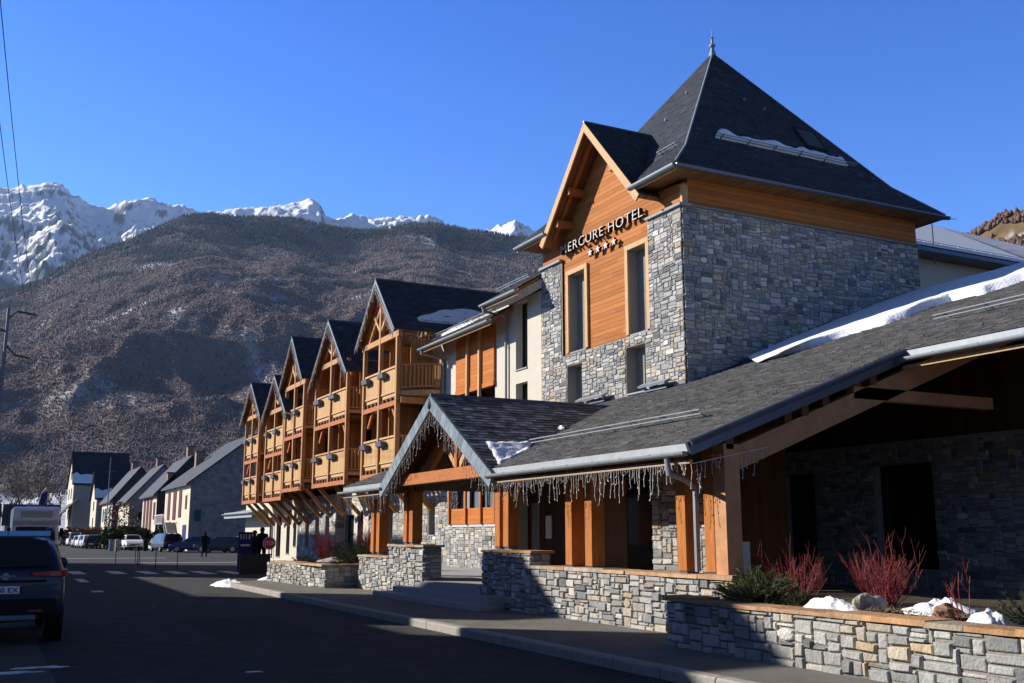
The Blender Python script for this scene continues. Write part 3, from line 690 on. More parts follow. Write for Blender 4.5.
def drift():
    lo=[(15.6,18.25),(15.76,17.48),(16.02,16.86),(16.52,16.09),(16.82,15.43),(17.76,15.34),(18.33,14.93),(18.25,13.89),(18.55,13.3),(19.0,11.5),(19.2,8),(19.2,4)]
    up=[(15.3,17.75),(15.35,17.05),(15.96,16.78),(16.98,16.52),(17.26,15.81),(17.7,15.27),(18.56,15.08),(18.25,14.14),(19.43,13.9),(20.2,11.8),(20.6,8),(20.6,4)]
    hh=[.08,.18,.22,.22,.23,.23,.23,.23,.23,.23,.23,.23]
    bk=[(16.2,19.2),(17.4,TY0-.05),(18.6,TY0-.05),(20.0,TY0-.05),(21.3,TY0-.05),(22.0,19.3),(22.0,18.3),(22.0,16.5),(22.0,14.5),(22.0,12),(22,8),(22,4)]
    mb=MB(); K=14; n=110; rows=[]
    def at3(pl,t): 
        q=t*(len(pl)-1); i=min(int(q),len(pl)-2); k=q-i; a=pl[i]; b=pl[i+1]
        return (a[0]+(b[0]-a[0])*k,a[1]+(b[1]-a[1])*k) if isinstance(a,tuple) else a+(b-a)*k
    for r_ in range(n+1):
        t=r_/n; a=at3(lo,t); c=at3(up,t); a=(a[0]*.6+c[0]*.4,a[1]*.6+c[1]*.4); e=at3(bk,t); h=at3(hh,t); wv=.05*noise.noise(Vector((t*19,3,0)))+.05*noise.noise(Vector((t*60,3,1))); row=[]
        for j in range(K):
            if j<6:
                s_=j/5; x=a[0]+(c[0]-a[0])*s_+wv*(1-s_); y=a[1]+(c[1]-a[1])*s_+wv*(1-s_); z=pz(x)+.03+(h-.03)*math.sin(s_*math.pi/2)
            else:
                s_=(j-5)/(K-6); x=c[0]+(e[0]-c[0])*s_; y=c[1]+(e[1]-c[1])*s_; z=pz(x)+h-(h-.16)*smooth_(s_)
            row.append((x,y,z+.018*noise.noise(Vector((x*2.5,y*2.5,9)))))
        rows.append(row)
    mb.poly([q for r_ in rows for q in r_],[(k*K+j,(k+1)*K+j,(k+1)*K+j+1,k*K+j+1) for k in range(n) for j in range(K-1)],'snow')
    return tag(mb.build('snow_drift',smooth=True),'long white drift of snow across the big porch roof, right of the tower','snow',kind='stuff')
def smooth_(a): return a*a*(3-2*a)
drift()
# entry gable over the steps
GX=8.9; GC=21.55; GZ=4.72; GH=3.3; GF=2.76
mb=MB()
gable_roof(mb,GX,14.0,GC,GZ,GH,GF,80,board='slateboard',bw=.26,und='darkboards',base=(.085,.088,.092),var=.25,sw=.22,sh=.14,th=.035,tint=((.20,.205,.21),.35))
eg=mb.build('entry_gable_roof',hotel)
for s in(-1,1):
    d=Vector((0,-s*GH,GZ-GF)); n=Vector((0,s*(GZ-GF),GH)).normalized(); L=d.length; dd=d.normalized(); mb=MB(); k=0; a=Vector((GX-.035,GC+s*GH,GF)); r=random.Random(5)
    while k<L-.05:
        m=min(.27,L-k); q=a+dd*k; f=.8+.4*r.random()
        mb.poly([q-n*.27,q+dd*(m-.012)-n*.27,q+dd*(m-.012)+n*.02,q+n*.02]+[x+Vector((-.014,0,0)) for x in(q-n*.27,q+dd*(m-.012)-n*.27,q+dd*(m-.012)+n*.02,q+n*.02)],[(4,5,6,7),(0,4,5,1),(1,5,6,2),(3,2,6,7),(0,3,7,4)],'cap',(.20*f,.245*f,.29*f)); k+=.27
    mb.build('slate_bargeboard',eg)
snowguard((10.6,19.05,3.30),(12.0,19.05,3.30),(0,-.59,1),eg)
mb=MB(); mb.blob((11.6,20.2,3.98),.12,.2,.09,'zincdark',seed=2,amp=.1); mb.build('roof_vent',eg)
mb=MB(); tx=9.55
mb.beam((tx-.35,GC+2.45,2.92),(tx-.35,GC-2.75,2.92),.2,.26,'woodred'); mb.build('tie_beam',eg)
mb=MB(); mb.beam((tx,GC-.15,3.04),(tx,GC-.15,GZ-.25),.14,.2,'woodred',up=(1,0,0)); mb.build('king_post',eg)
for s in(-1,1):
    mb=MB(); mb.beam((tx,GC-.15+s*1.9,3.04),(tx,GC-.1+s*.45,3.98),.12,.16,'woodred'); mb.beam((tx+.01,GC-.15+s*.05,3.1),(tx+.01,GC-.15+s*.75,3.72),.12,.14,'woodpale'); mb.build('truss_strut',eg)
    mb=MB(); mb.beam((tx+.02,GC+s*3.0,GF+.02),(tx+.02,GC,GZ-.26),.14,.2,'wooddark'); mb.build('rafter',eg)
mb=MB(); mb.face([(T-.4,GC-3,2.6),(T-.4,GC+3,2.6),(T-.4,GC,4.5)],'darkboards'); mb.build('gable_infill',eg)
def roof_patch(f,name,label,seed):
    mb=MB(); n=16; vs_=[]
    for j in range(n+1):
        for i in range(n+1):
            vs_.append(f(i/n,j/n))
    mb.poly(vs_,[(j*(n+1)+i,j*(n+1)+i+1,(j+1)*(n+1)+i+1,(j+1)*(n+1)+i) for j in range(n) for i in range(n)],'snow')
    return tag(mb.build(name,smooth=True),label,'snow',kind='stuff')
def fp(u,v):
    A_=[(9.75,19.45),(10.9,19.9),(11.6,20.0),(10.4,18.9)]; A_=FPC
    x=(A_[0][0]*(1-u)+A_[1][0]*u)*(1-v)+(A_[3][0]*(1-u)+A_[2][0]*u)*v; y=(A_[0][1]*(1-u)+A_[1][1]*u)*(1-v)+(A_[3][1]*(1-u)+A_[2][1]*u)*v
    e=.07*noise.noise(Vector((u*6,v*6,1))); x+=e; y+=e; z=max(GF+(y-(GC-GH))*(GZ-GF)/GH,pz(x))
    return (x,y,z+.085+.03*noise.noise(Vector((u*6,v*6,0)))-(.05 if u in(0,1) or v in(0,1) else 0))
FPC=[(9.3,19.5),(10.4,19.5),(10.1,18.98),(9.15,18.52)]
roof_patch(fp,'snow_patch','small snow patch in the valley between entry gable and porch roof',1)
# porch posts on the walls, beams
def ppost(y,x=9.72,z0=1.06,z1=None,w_=.23,d=.27,m='woodpost'):
    z1=z1 or pz(x)-.3
    mb=MB(); mb.box((x-d/2,y-w_/2,z0),(x+d/2,y+w_/2,z1),m); mb.box((x-d/2+.02,y-w_/2+.02,z0-.05),(x+d/2-.02,y+w_/2-.02,z0-.001),'zincdark'); return mb.build('porch_post',hotel)
for y in(16.52,15.82,13.06,12.36): ppost(y)
for y in(19.5,19.1): ppost(y,z0=1.36)
for y in(24.85,24.45): ppost(y,z0=1.42,z1=2.8)
for y in(27.35,26.9): ppost(y,z0=1.14,z1=2.8)
mb=MB(); mb.box((9.58,11.95,1.0),(9.86,12.22,2.92),'woodgrey'); mb.build('corner_post',hotel)
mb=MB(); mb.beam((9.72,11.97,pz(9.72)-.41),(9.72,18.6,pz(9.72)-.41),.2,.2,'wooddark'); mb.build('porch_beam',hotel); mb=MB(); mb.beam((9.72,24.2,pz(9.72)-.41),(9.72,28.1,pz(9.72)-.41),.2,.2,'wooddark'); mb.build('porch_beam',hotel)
for y,s in((16.52,1),(15.82,-1),(13.06,1),(19.1,-1)):
    mb=MB(); mb.beam((9.74,y+s*.10,2.42),(9.74,y+s*.36,2.72),.12,.10,'woodpale'); mb.build('post_brace',hotel)
# big raking beam and collar of the open end
mb=MB(); mb.beam((9.6,12.1,pz(9.6)-.52),(17.1,12.1,pz(17.1)-.52),.2,.34,'woodgrey'); mb.build('raking_beam',hotel)
mb=MB(); mb.beam((12.3,12.08,3.86),(15.6,12.08,3.86),.16,.2,'woodgrey'); mb.build('collar_beam',hotel)
for x in(10.9,11.7,12.4):
    mb=MB(); mb.beam((x,12.1,pz(x)-.38),(x,12.1,pz(x)-.12),.18,.14,'wooddark',up=(1,0,0)); mb.build('packing_block',hotel)
# porch floor and dark interior front
mb=MB(); mb.prism([(9.6,12),(T,12),(T,36.4),(11.3,36.4),(11.3,28.6),(9.6,28.6),(9.6,24.0),(9.5,24.0),(9.5,20.0),(9.6,20.0)],lambda p,t:(p[0],p[1],t),0,.515,'step'); mb.build('porch_floor',hotel)
bx=13.4
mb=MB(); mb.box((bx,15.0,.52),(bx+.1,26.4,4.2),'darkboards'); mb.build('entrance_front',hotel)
mb=MB(); mb.box((bx-.03,24.62,.55),(bx-.002,25.05,2.45),'reveal'); mb.build('entrance_panel',hotel)
mb=MB(); mb.box((bx-.05,20.3,.52),(bx-.005,21.6,3.0),'wooddark'); mb.build('entrance_panel',hotel)  # piece of wall; deep porch shade put into its dark timber colour
mb=MB(); mb.box((bx-.05,19.3,.52),(bx-.005,20.25,3.0),'glass'); mb.build('glazing',hotel)
mb=MB(); mb.box((12.9,25.3,.52),(13.38,25.62,3.1),'render'); mb.build('pillar',hotel)
mb=MB(); mb.box((9.98,12.1,.52),(10.12,12.32,1.5),'render'); mb.build('pillar',hotel)
mb=MB(); mb.box((bx-.035,23.95,1.5),(bx-.002,24.25,2.1),'white'); mb.build('notice_board',hotel)
mb=MB(); sw(mb,10.3,13.1,14.85,.55,3.1,seed=63); cwl(mb,13.1,10.3,10.7,.55,3.1,seed=64); mb.box((10.32,13.12,.52),(10.7,14.83,3.1),'mortar'); mb.build('porch_pier',hotel)
# shaded wall at the right, deep under the high eave
WX=17.2
mb=MB(); rw=[(14.8,.9,16.35,3.07),(18.2,.8,19.2,3.0)]
sw(mb,WX,2.0,TY0-.01,.3,3.48,rw,seed=65); mb.build('side_wall',hotel)
for h in rw: window(h[0],h[2],h[1],h[3],WX,hotel,depth=.25)
mb=MB(); mb.box((WX-.02,2,3.48),(WX+.1,TY0-.02,pz(WX)-.14),'darkboards'); mb.box((WX-.05,2,3.47),(WX-.021,TY0-.02,3.55),'step'); mb.build('boarding',hotel)
mb=MB(); mb.box((T,2,.0),(WX,TY0,.5),'step'); mb.build('terrace_floor',hotel)
# ---- ground floor under the balconies
mb=MB()
sw(mb,T,47.0,53.6,.4,3.5,[(48.0,1.0,48.6,2.5),(49.7,1.0,50.3,2.5),(51.4,1.0,52.0,2.5)],seed=66,cu_=.13,cv=.1); cwl(mb,47.0,T,T+.6,.4,3.5,seed=67,cu_=.13,cv=.1)
mb.build('ground_floor_wall',hotel); mb=MB(); sw(mb,T+.3,36.4,43.2,.4,4.2,[(38.0,1.3,38.6,2.8),(40.2,1.3,40.9,2.8)],seed=68,cu_=.12,cv=.09)
mb.build('ground_floor_wall',hotel)
mb=MB(); hl=[(44.2,.9,45.0,2.6),(45.5,.5,46.8,2.5)]
wall_y(mb,T+.4,43.2,47.2,.4,4.6,hl,'render'); h2=[(54.2,1.0,54.8,2.9),(55.5,.6,56.2,2.9),(57.4,.4,58.4,2.7),(59.4,.9,60.0,2.6)]
wall_y(mb,T+.1,53.6,66.3,0,4.6,h2,'render'); mb.face([(T+.1,66.3,0),(T+.1,66.3,3),(T+5,66.3,3),(T+5,66.3,0)],'render')
wall_y(mb,T+.12,35.2,62.5,4.2,9.0,[(36.0,4.5,37.0,6.6),(38.0,7,38.8,8.8),(42.6,4.5,44.0,6.6),(42.6,7,44.0,8.9),(48.4,4.5,50,6.6),(48.4,7,50,8.6),(52.6,4.3,54,6.2),(58,4.3,59.4,6.2),(52.6,6.5,54,8),(58,6.5,59.4,8)],'vplanks')
mb.box((T+.6,35.3,.4),(T+.7,62,9.0),'glass')
mb.face([(T,35.2,4.2),(T+6,35.2,4.2),(T+6,35.2,10.4),(T,35.2,9.0)],'render')
mb.build('wing_wall',hotel)
for h in hl+h2: window(h[0],h[2],h[1],h[3],T+(.4 if h in hl else .1),hotel,depth=.22,reveal='reveal')
for h in((48.0,1.0,48.6,2.5),(49.7,1.0,50.3,2.5),(51.4,1.0,52.0,2.5)): window(h[0],h[2],h[1],h[3],T-.01,hotel,depth=.3)
for h in((38.0,1.3,38.6,2.8),(40.2,1.3,40.9,2.8)): window(h[0],h[2],h[1],h[3],T+.29,hotel,depth=.3)
mb=MB()
for i,y in enumerate((35.25,35.9,36.6)):
    pass
for a,b in(((T+.1,35.17,8.3),(T+1.0,35.17,9.2)),((T+.9,35.17,8.3),(T+.9,35.17,9.6)),((T+1.7,35.17,8.4),(T+1.0,35.17,9.4)),((T+.05,35.17,8.3),(T+3,35.17,8.3))): mb.beam(a,b,.06,.11,'wooddark')
mb.build('timber_framing',hotel)
mb=MB(); mb.prism([(13.9,2.9),(19,4.2),(19,4.0),(13.9,2.72)],lambda p,t:(p[0],t,p[1]),60.8,68.6,'slateboard'); mb.box((13.86,60.8,2.62),(13.9,68.6,2.98),'zinc'); gutter(mb,(13.77,68.6,2.9),(13.77,60.8,2.9),.09); mb.build('lean_to_roof',hotel)
downpipe([(T,58.9,2.6),(T,58.9,.3)],hotel)
# ---- balcony bays
XB=13.2
def bay(y0,y1,zf1,zf2,zt,apz,fz,fl,fr,seed,side=True,x_back=21.0,gl=None):
    """two-storey timber balcony stack under its own gable; y0 near side"""
    ym=(y0+y1)/2; mb=MB(); W=T+.1
    for z in(zf1,zf2):
        if z==zf2: b=mb.build('balcony_bay',hotel); mb=MB()
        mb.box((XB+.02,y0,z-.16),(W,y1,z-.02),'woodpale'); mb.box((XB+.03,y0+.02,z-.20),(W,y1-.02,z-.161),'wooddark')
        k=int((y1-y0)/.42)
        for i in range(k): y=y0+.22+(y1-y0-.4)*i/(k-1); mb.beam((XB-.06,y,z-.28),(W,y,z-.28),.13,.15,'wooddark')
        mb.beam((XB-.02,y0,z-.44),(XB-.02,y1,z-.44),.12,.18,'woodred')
    mb.build('upper_floor',b)
    for y in(y0+.09,ym,y1-.09):
        mb=MB(); mb.box((XB-.09,y-.075,zf1-.55),(XB+.07,y+.075,zt-.001 if abs(y-ym)>.2 else apz-.9),'wood'); mb.build('post',b)
    hw_=min((y1-y0)/2+.15,(fl-fr)/2*(apz-zt-.30)/(apz-fz)-.05); yc_=(fl+fr)/2; mb=MB(); mb.beam((XB,max(yc_-hw_,y0-.15),zt+.11),(XB,min(yc_+hw_,y1+.15),zt+.11),.16,.22,'wood'); mb.build('tie_beam',b)
    for z in(zf1,zf2):
        for a,c in((y0+.17,ym-.08),(ym+.08,y1-.17)):
            mb=MB(); mb.box((XB-.01,a,z+.06),(XB+.03,c,z+.86),'vplanks' if 0 else 'railboards'); mb.box((XB-.05,a,z+.9),(XB+.05,c,z+.97),'woodpale'); mb.box((XB-.03,a,z-.02),(XB+.04,c,z+.05),'woodpale'); mb.build('railing_panel',b)
    # side railings with balusters (camera side), brackets below, braces
    for z in(zf1,zf2):
        mb=MB(); mb.box((XB+.1,y0+.02,z+.9),(W,y0+.1,z+.97),'wood'); mb.box((XB+.1,y0+.03,z+.05),(W,y0+.09,z+.11),'wood')
        for k in range(9): x=XB+.22+k*(W-XB-.3)/8; mb.box((x-.035,y0+.04,z+.11),(x+.035,y0+.08,z+.9),'wood')
        mb.box((XB+.1,y0+.02,z-.2),(W,y0+.1,z-.0),'wood')
        mb.build('side_railing',b)
    mb=MB(); mb.box((XB+.5,y0+.1,zf2),(W,y0+.14,zt),'vplanks'); mb.box((XB+.6,y1-.12,zf1),(W,y1-.08,zt),'vplanks'); mb.box((XB+.35,ym-.03,zf1),(W,ym+.03,zt),'vplanks'); mb.build('partition',b)
    k=3
    for i in range(k):
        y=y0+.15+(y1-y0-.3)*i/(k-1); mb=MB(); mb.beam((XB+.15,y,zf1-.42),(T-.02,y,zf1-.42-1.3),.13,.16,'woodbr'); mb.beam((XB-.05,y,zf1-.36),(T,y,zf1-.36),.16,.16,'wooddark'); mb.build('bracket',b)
    for s in(-1,1):
        for za in (zf2-.5,):
            mb=MB(); yy=ym+s*(y1-y0)/2*.82; mb.beam((XB+.1,yy,za-.6),(XB+.1,yy-s*.5,za),.1,.12,'woodred'); mb.build('knee_brace',b)
    # gable truss and roof
    hf=(fl-fr)/2; yc=(fl+fr)/2
    mb=MB(); gable_roof(mb,XB-.3,x_back,yc,apz,hf,fz,seed*3,board='slateboard',bw=.13,base=(.05,.056,.072),var=.25,sw=.3,sh=.18,th=.012); mb.build('roof',b)
    mb=MB()
    for s in(-1,1):
        mb.beam((XB+.02,yc+s*(hf-.15),fz-.05),(XB+.02,yc,apz-.25),.12,.18,'woodred'); mb.beam((XB,yc+s*(hf*.62),zt+.22),(XB,yc+s*.08,zt+.22+(apz-zt-.5)*.45+.35),.1,.12,'wood'); mb.beam((XB-.01,yc,zt+.45),(XB-.01,yc+s*hf*.36,zt+.22+(apz-zt)*.40),.1,.12,'woodpale')
    mb.build('truss',b)
    mb=MB(); mb.prism([(yc-hf+.35,fz+.05),(yc+hf-.35,fz+.05),(yc,apz-.25)],lambda p,t:(t,p[0],p[1]),T-.2,T+.1,'vplanks'); mb.build('gable_boarding',b)
    return b
M_['railboards']=planks('pale balcony boards',(.50,.30,.135),'xy',.12,var=.1,groove=.75)
BAYS=[('nearest',35.15,39.05,4.25,6.85,8.90,11.46,9.10,39.35,34.90,1),
      ('second nearest',41.05,45.85,4.2,6.80,8.98,10.98,8.30,46.15,40.55,2),
      ('middle',47.7,51.25,4.2,6.76,8.76,11.30,8.95,51.65,47.4,3),
      ('second farthest',51.35,55.15,3.85,6.15,7.9,9.80,7.60,55.35,50.2,4),
      ('farthest',56.7,60.15,3.85,6.12,8.1,10.10,8.00,60.6,55.7,5)]
for nm,y0,y1,f1,f2,zt,apz,fz,fl,fr,sd in BAYS:
    b=bay(y0,y1,f1,f2,zt,apz,fz,fl,fr,sd)
    yc=(fl+fr)/2
    for s,sn in((-1,'right'),(1,'left')):
        icicles((XB-.36,yc+s*(fl-fr)/2,fz-.1),(XB-.36,yc,apz-.18),'light_string','white light string along the %s gable edge of the %s balcony stack'%(sn,nm),seed=sd*5+s,dens=13,lmin=.15,lmax=.42,rt=.009)
    ym=(y0+y1)/2
    for z,fn in((f1,'lower'),(f2,'upper')):
        for yb,hn in((y0+.17,'right'),(ym+.08,'left')):
            L=(ym-y0)-.3; mb=MB(); ya=yb+L*.58; yb2=yb+L*.95
            mb.poly([(XB-.23,ya,z+.62),(XB-.06,ya,z+.58),(XB-.05,ya,z+.80),(XB-.26,ya,z+.80),(XB-.23,yb2,z+.62),(XB-.06,yb2,z+.58),(XB-.05,yb2,z+.80),(XB-.26,yb2,z+.80)],[(0,1,2,3),(7,6,5,4),(0,4,5,1),(1,5,6,2),(3,7,4,0)],'flowerbox')
            mb.box((XB-.23,ya+.02,z+.74),(XB-.07,yb2-.02,z+.78),'soil')
            mb.beam((XB-.12,ya+.2,z+.86),(XB-.0,ya+.2,z+.9),.03,.02,'zinc'); mb.beam((XB-.12,yb2-.2,z+.86),(XB-.0,yb2-.2,z+.9),.03,.02,'zinc')
            tag(mb.build('flower_box'),'grey flower box, %s half of the %s railing, %s balcony stack'%(hn,fn,nm),'flower box','flower boxes hung on the balcony railings')
# the nearest bay's curved side balcony and snow
mb=MB()
pts=[]
for k in range(9):
    t=k/8; x=XB+.1+1.35*t; y=35.1-.75*math.sin(math.pi*.5*min(1,t*1.3)); pts.append((x,y))
pts.append((T,34.35))
for z in(6.85,):
    mb.tube([(x,y,z+.95) for x,y in pts],.045,'wood',6); mb.tube([(x,y,z+.12) for x,y in pts],.035,'wood',6)
    mb.poly([(XB+.1,35.2,z-.18)]+[(x,y-.05,z-.18) for x,y in pts]+[(T,35.2,z-.18)]+[(XB+.1,35.2,z-.02)]+[(x,y-.05,z-.02) for x,y in pts]+[(T,35.2,z-.02)],
        [tuple(range(11,-1,-1)),tuple(range(12,24))]+[(i,(i+1)%12,12+(i+1)%12,12+i) for i in range(12)],'woodpale')
    for i in range(14):
        t=i/13*(len(pts)-1); k=min(int(t),len(pts)-2); q=t-k; x=pts[k][0]+(pts[k+1][0]-pts[k][0])*q; y=pts[k][1]+(pts[k+1][1]-pts[k][1])*q
        mb.box((x-.03,y-.02,z+.1),(x+.03,y+.02,z+.95),'wood')
    mb.box((T-.14,34.28,z-.1),(T-.02,34.42,z+1.15),'wood')
mb.build('side_balcony',hotel)
mb=MB(); mb.beam((XB+.05,35.05,6.5),(T,35.05,6.5),.1,.24,'wood'); mb.box((T-.12,35.0,3.9),(T+.08,35.16,8.9),'woodpale'); mb.build('side_beam',hotel)
nA=Vector((0,-(11.46-9.10),2.22)).normalized()
def fa(u,v):
    x=13.75+4.6*u; top=.26+.30*math.sin(min(1,u*1.6)*1.57)+.10*noise.noise(Vector((u*5,1,3))); bot=.17+.03*noise.noise(Vector((u*7,2,3)))-.05*u
    s_=bot+(top-bot)*v; s_=max(0.02,s_); y=34.9+2.22*s_; z=9.10+(11.46-9.10)*s_
    return (x+.5*(1-u)*abs(v-.4),y,z+.07+.03*noise.noise(Vector((u*9,v*9,0)))-(.05 if u in(0,1) or v in(0,1) else 0))
roof_patch(fa,'snow_patch','snow patch low on the dark roof of the nearest balcony stack',2)
snowguard((14.0,35.22,9.46),(17.2,35.22,9.46),nA,hotel)
# rear wing: shaded wall and roof behind the tower on the right
rw_=thing('rear_building',(33,28,0),'pale shaded building with snowy slate roof behind the tower, at the right','building')
mb=MB(); mb.box((26,27.0,0),(45,36,12.2),'render'); mb.build('wall',rw_)
mb=MB(); 
def onpl(px,py,k=.50):
    d=cw+cr*(px-512)/F-cu*(py-341.5)/F; t=(12.35-k*26.2-H)/(d[2]-k*d[1]); return Vector((d[0]*t,d[1]*t,H+d[2]*t))
ra_=onpl(929,226); rb_=onpl(1030,262); rc_=onpl(1060,275)
slope_face(mb,[(25,26.2,12.35),(60,26.2,12.35),tuple(rc_+Vector((8,0,0))),tuple(rb_),tuple(ra_),(25,ra_.y,ra_.z)],seed=90,base=(.2,.22,.26),var=.2,sw=.5,sh=.3)
mb.prism([(26.1,12.35),(26.1,12.2),(36,12.2),(36,12.4)],lambda p,t:(t,p[0],p[1]),25,46,'zincdark'); rr=mb.build('roof',rw_)
snowguard((25.5,26.6,12.6),(45,26.6,12.6),(0,-.35,1),rr)
mb=MB(); up_=Vector((0,0,.12)); k_=lambda v,f: v.lerp(Vector((v.x,26.2,12.35)),f)+up_
mb.poly([Vector((25,27.3,12.9))+up_,Vector((60,27.3,12.9))+up_,k_(rc_,.05),k_(rb_,.05),k_(ra_,.05),Vector((25,ra_.y-.4,ra_.z-.2))+up_,Vector((25,27.3,12.9)),Vector((60,27.3,12.9))],[(0,1,2,3,4,5),(6,7,1,0)],'snow'); mb.prism([(26.15,12.42),(26.7,12.62),(26.7,12.74),(26.2,12.54)],lambda p,t:(t,p[0],p[1]),25.4,59,'snow'); tag(mb.build('snow_patch'),'smooth sheet of shaded snow on the roof behind the tower','snow',kind='stuff')
an=MB(); an.tube([(31.6,26.3,11.8),(31.6,26.3,13.9)],.025,'zincdark',5)
for k in range(5): an.tube([(31.2+k*.3,26.3,13.5+k*.06),(31.9+k*.3,26.9,13.7+k*.06)],.015,'zincdark',4)
an.tube([(31.0,26.3,13.4),(33.0,26.3,13.8)],.018,'zincdark',4)
tag(an.build('aerial'),'small dark television aerial on the roof edge right of the tower','aerial')
# icicle lights on the porch
icicles((PX-.02,18.35,PE-.27),(PX-.02,12.0,PE-.27),'light_string','long curtain of white icicle lights hanging from the porch gutter',seed=3,dens=16,lmin=.08,lmax=.46)
icicles((PX+.0,11.95,PE-.3),(10.4,11.95,pz(10.4)-.55),'light_string','short icicle lights at the near corner of the porch beside the downpipe',seed=8,dens=11,lmax=.4)
icicles((GX-.02,GC-GH,GF-.2),(GX-.02,GC,GZ-.32),'light_string','icicle lights along the right edge of the entry gable',seed=4,dens=17,lmin=.12,lmax=.5)
icicles((GX-.02,GC+GH,GF-.2),(GX-.02,GC,GZ-.32),'light_string','icicle lights along the left edge of the entry gable',seed=5,dens=17,lmin=.12,lmax=.5)
icicles((PX-.02,28.0,PE-.27),(PX-.02,24.9,PE-.27),'light_string','icicle lights under the gutter left of the entry gable',seed=6,dens=14,lmin=.1,lmax=.45)
icicles((XB+.0,34.85,8.95),(T+2.2,34.85,8.95),'light_string','icicle lights under the side eave of the nearest balcony stack',seed=7,dens=7,lmax=.6)
# ================================================================== GROUND AND ROADS
def struct(o): o['kind']='structure'; return o
M_['valley']=mat('valley meadow',(.10,.085,.055),.95,noise_amt=.5,nscale=.05,bump=.5,bscale=3)
mb=MB(); n=48; mb.poly([(0,0,-.02)]+[(9500*math.cos(2*math.pi*i/n),9500*math.sin(2*math.pi*i/n),-.02) for i in range(n)],[(0,1+i,1+(i+1)%n) for i in range(n)],'valley'); struct(mb.build('ground',loc=(0,0,-.02)))
KX=6.98
mb=MB(); mb.face([(-7,-60,-.010),(KX,-60,-.010),(KX,34,-.010),(-7,34,-.010)],'asphalt'); mb.face([(-7,34,-.010),(40,34,-.010),(40,74,-.010),(-7,74,-.010)],'asphalt')
mb.face([(-7,74,-.010),(13,74,-.010),(15.5,260,-.010),(-6,260,-.010)],'asphalt'); mb.face([(13,74,-.0101),(40,74,-.0101),(40,108,-.0101),(14,140,-.0101)],'asphalt')
struct(mb.build('road'))
# pavement with kerb
mb=MB(); mb.poly([(7.12,-60,.12),(T+6,-60,.12),(T+6,34.5,.12),(8.6,34.5,.12),(7.5,34.0,.12),(7.17,33.2,.12)],[(0,1,2,3,4,5)],'walkasphalt')
mb.face([(8.6,34.5,.12),(T+6,34.5,.12),(T+6,62,.12),(13.6,62,.12),(12.8,37.5,.12),(10,35.0,.12)],'walkasphalt')
mb.face([(8.6,34.5,.12),(10,35.0,.12),(10,35.0,-.01),(8.6,34.5,-.01)],'kerb'); mb.face([(10,35.0,.12),(12.8,37.5,.12),(12.8,37.5,-.01),(10,35.0,-.01)],'asphalt'); mb.face([(12.8,37.5,.12),(13.6,62,.12),(13.6,62,-.01),(12.8,37.5,-.01)],'asphalt')
struct(mb.build('pavement'))
mb=MB(); y=-20; r=random.Random(2)
while y<33.0:
    L=.98; j=(r.random()-.5)*.008
    mb.prism([(KX+j,-.01),(7.135+j,-.01),(7.135+j,.128),(KX+.02+j,.124),(KX+j,.10)],lambda p,t:(p[0],t,p[1]),y,y+L,'kerb'); y+=1.0
for a,b in(((7.06,33.05),(7.45,33.9)),((7.45,33.9),(8.55,34.45)),((8.55,34.45),(9.95,34.98))):
    mb.beam((a[0],a[1],.055),(b[0],b[1],.055),.15,.14,'kerb')
struct(mb.build('kerb'))
mb=MB()
for i,(x,y) in enumerate([(3.4,48.9),(4.95,48.4),(6.15,47.8),(7.25,47.2),(8.3,46.6),(9.4,46.1),(1.9,49.4),(.4,49.9)]):
    mb.face([(x,y-2.2,-.004),(x+.55,y-2.2,-.004),(x+.55,y+1.6,-.004),(x,y+1.6,-.004)],'paint')
struct(mb.build('crosswalk'))
mb=MB()
for a,b,x in((38.8,41.7,3.1),(31.9,32.7,2.9),(60,63,3.2),(66,69,3.2)): mb.face([(x,a,-.004),(x+.3,a,-.004),(x+.3,b,-.004),(x,b,-.004)],'paint')
mb.face([(8.3,63.8,-.004),(14,62.4,-.004),(14,62.8,-.004),(8.3,64.3,-.004)],'paint'); mb.face([(3.5,78,-.004),(11.5,76,-.004),(11.5,76.6,-.004),(3.5,78.6,-.004)],'paint')
struct(mb.build('road_marking'))
M_['bay']=mat('parking bay surface',(.10,.103,.11),.9,noise_amt=.3,nscale=1.5,bump=.6,bscale=80)
mb=MB(); mb.face([(-6,-10,-.006),(.85,-10,-.006),(.85,27,-.006),(-6,27,-.006)],'bay'); struct(mb.build('parking_bay'))
M_['tar']=mat('tar seam',(.012,.012,.013),.5); M_['patch']=mat('asphalt repair',(.050,.050,.052),.9,noise_amt=.25,nscale=3,bump=.8,bscale=120); M_['grit']=mat('road grit',(.16,.15,.135),.95,noise_amt=.4,nscale=20)
mb=MB(); r=random.Random(31)
for (x,y,L,a) in((2.2,9,9,.2),(4.6,14,8,-.15),(5.9,20,11,.05),(3.2,24,7,.6),(5.0,11,3,1.3),(9,13.2,1.6,1.5),(8.3,20,5,.1)):
    p=Vector((x,y,0)); d=a; z_=.124 if x>7.2 else -.005
    for _ in range(int(L/.22)):
        q=p+Vector((math.sin(d),math.cos(d),0))*.22; n_=Vector((math.cos(d),-math.sin(d),0))*(.006+.008*r.random())
        mb.face([(p-n_).xy.to_3d()+Vector((0,0,z_)),(p+n_).xy.to_3d()+Vector((0,0,z_)),(q+n_).xy.to_3d()+Vector((0,0,z_)),(q-n_).xy.to_3d()+Vector((0,0,z_))],'tar'); p=q; d+=r.gauss(0,.16)
struct(mb.build('road_seams'))
mb=MB(); mb.face([(3.4,16.5,-.007),(5.1,16.4,-.007),(5.2,20.8,-.007),(3.5,20.9,-.007)],'patch'); mb.face([(4.9,27,-.007),(6.3,27,-.007),(6.3,29.6,-.007),(4.9,29.6,-.007)],'patch'); struct(mb.build('road_patch'))
mb=MB()
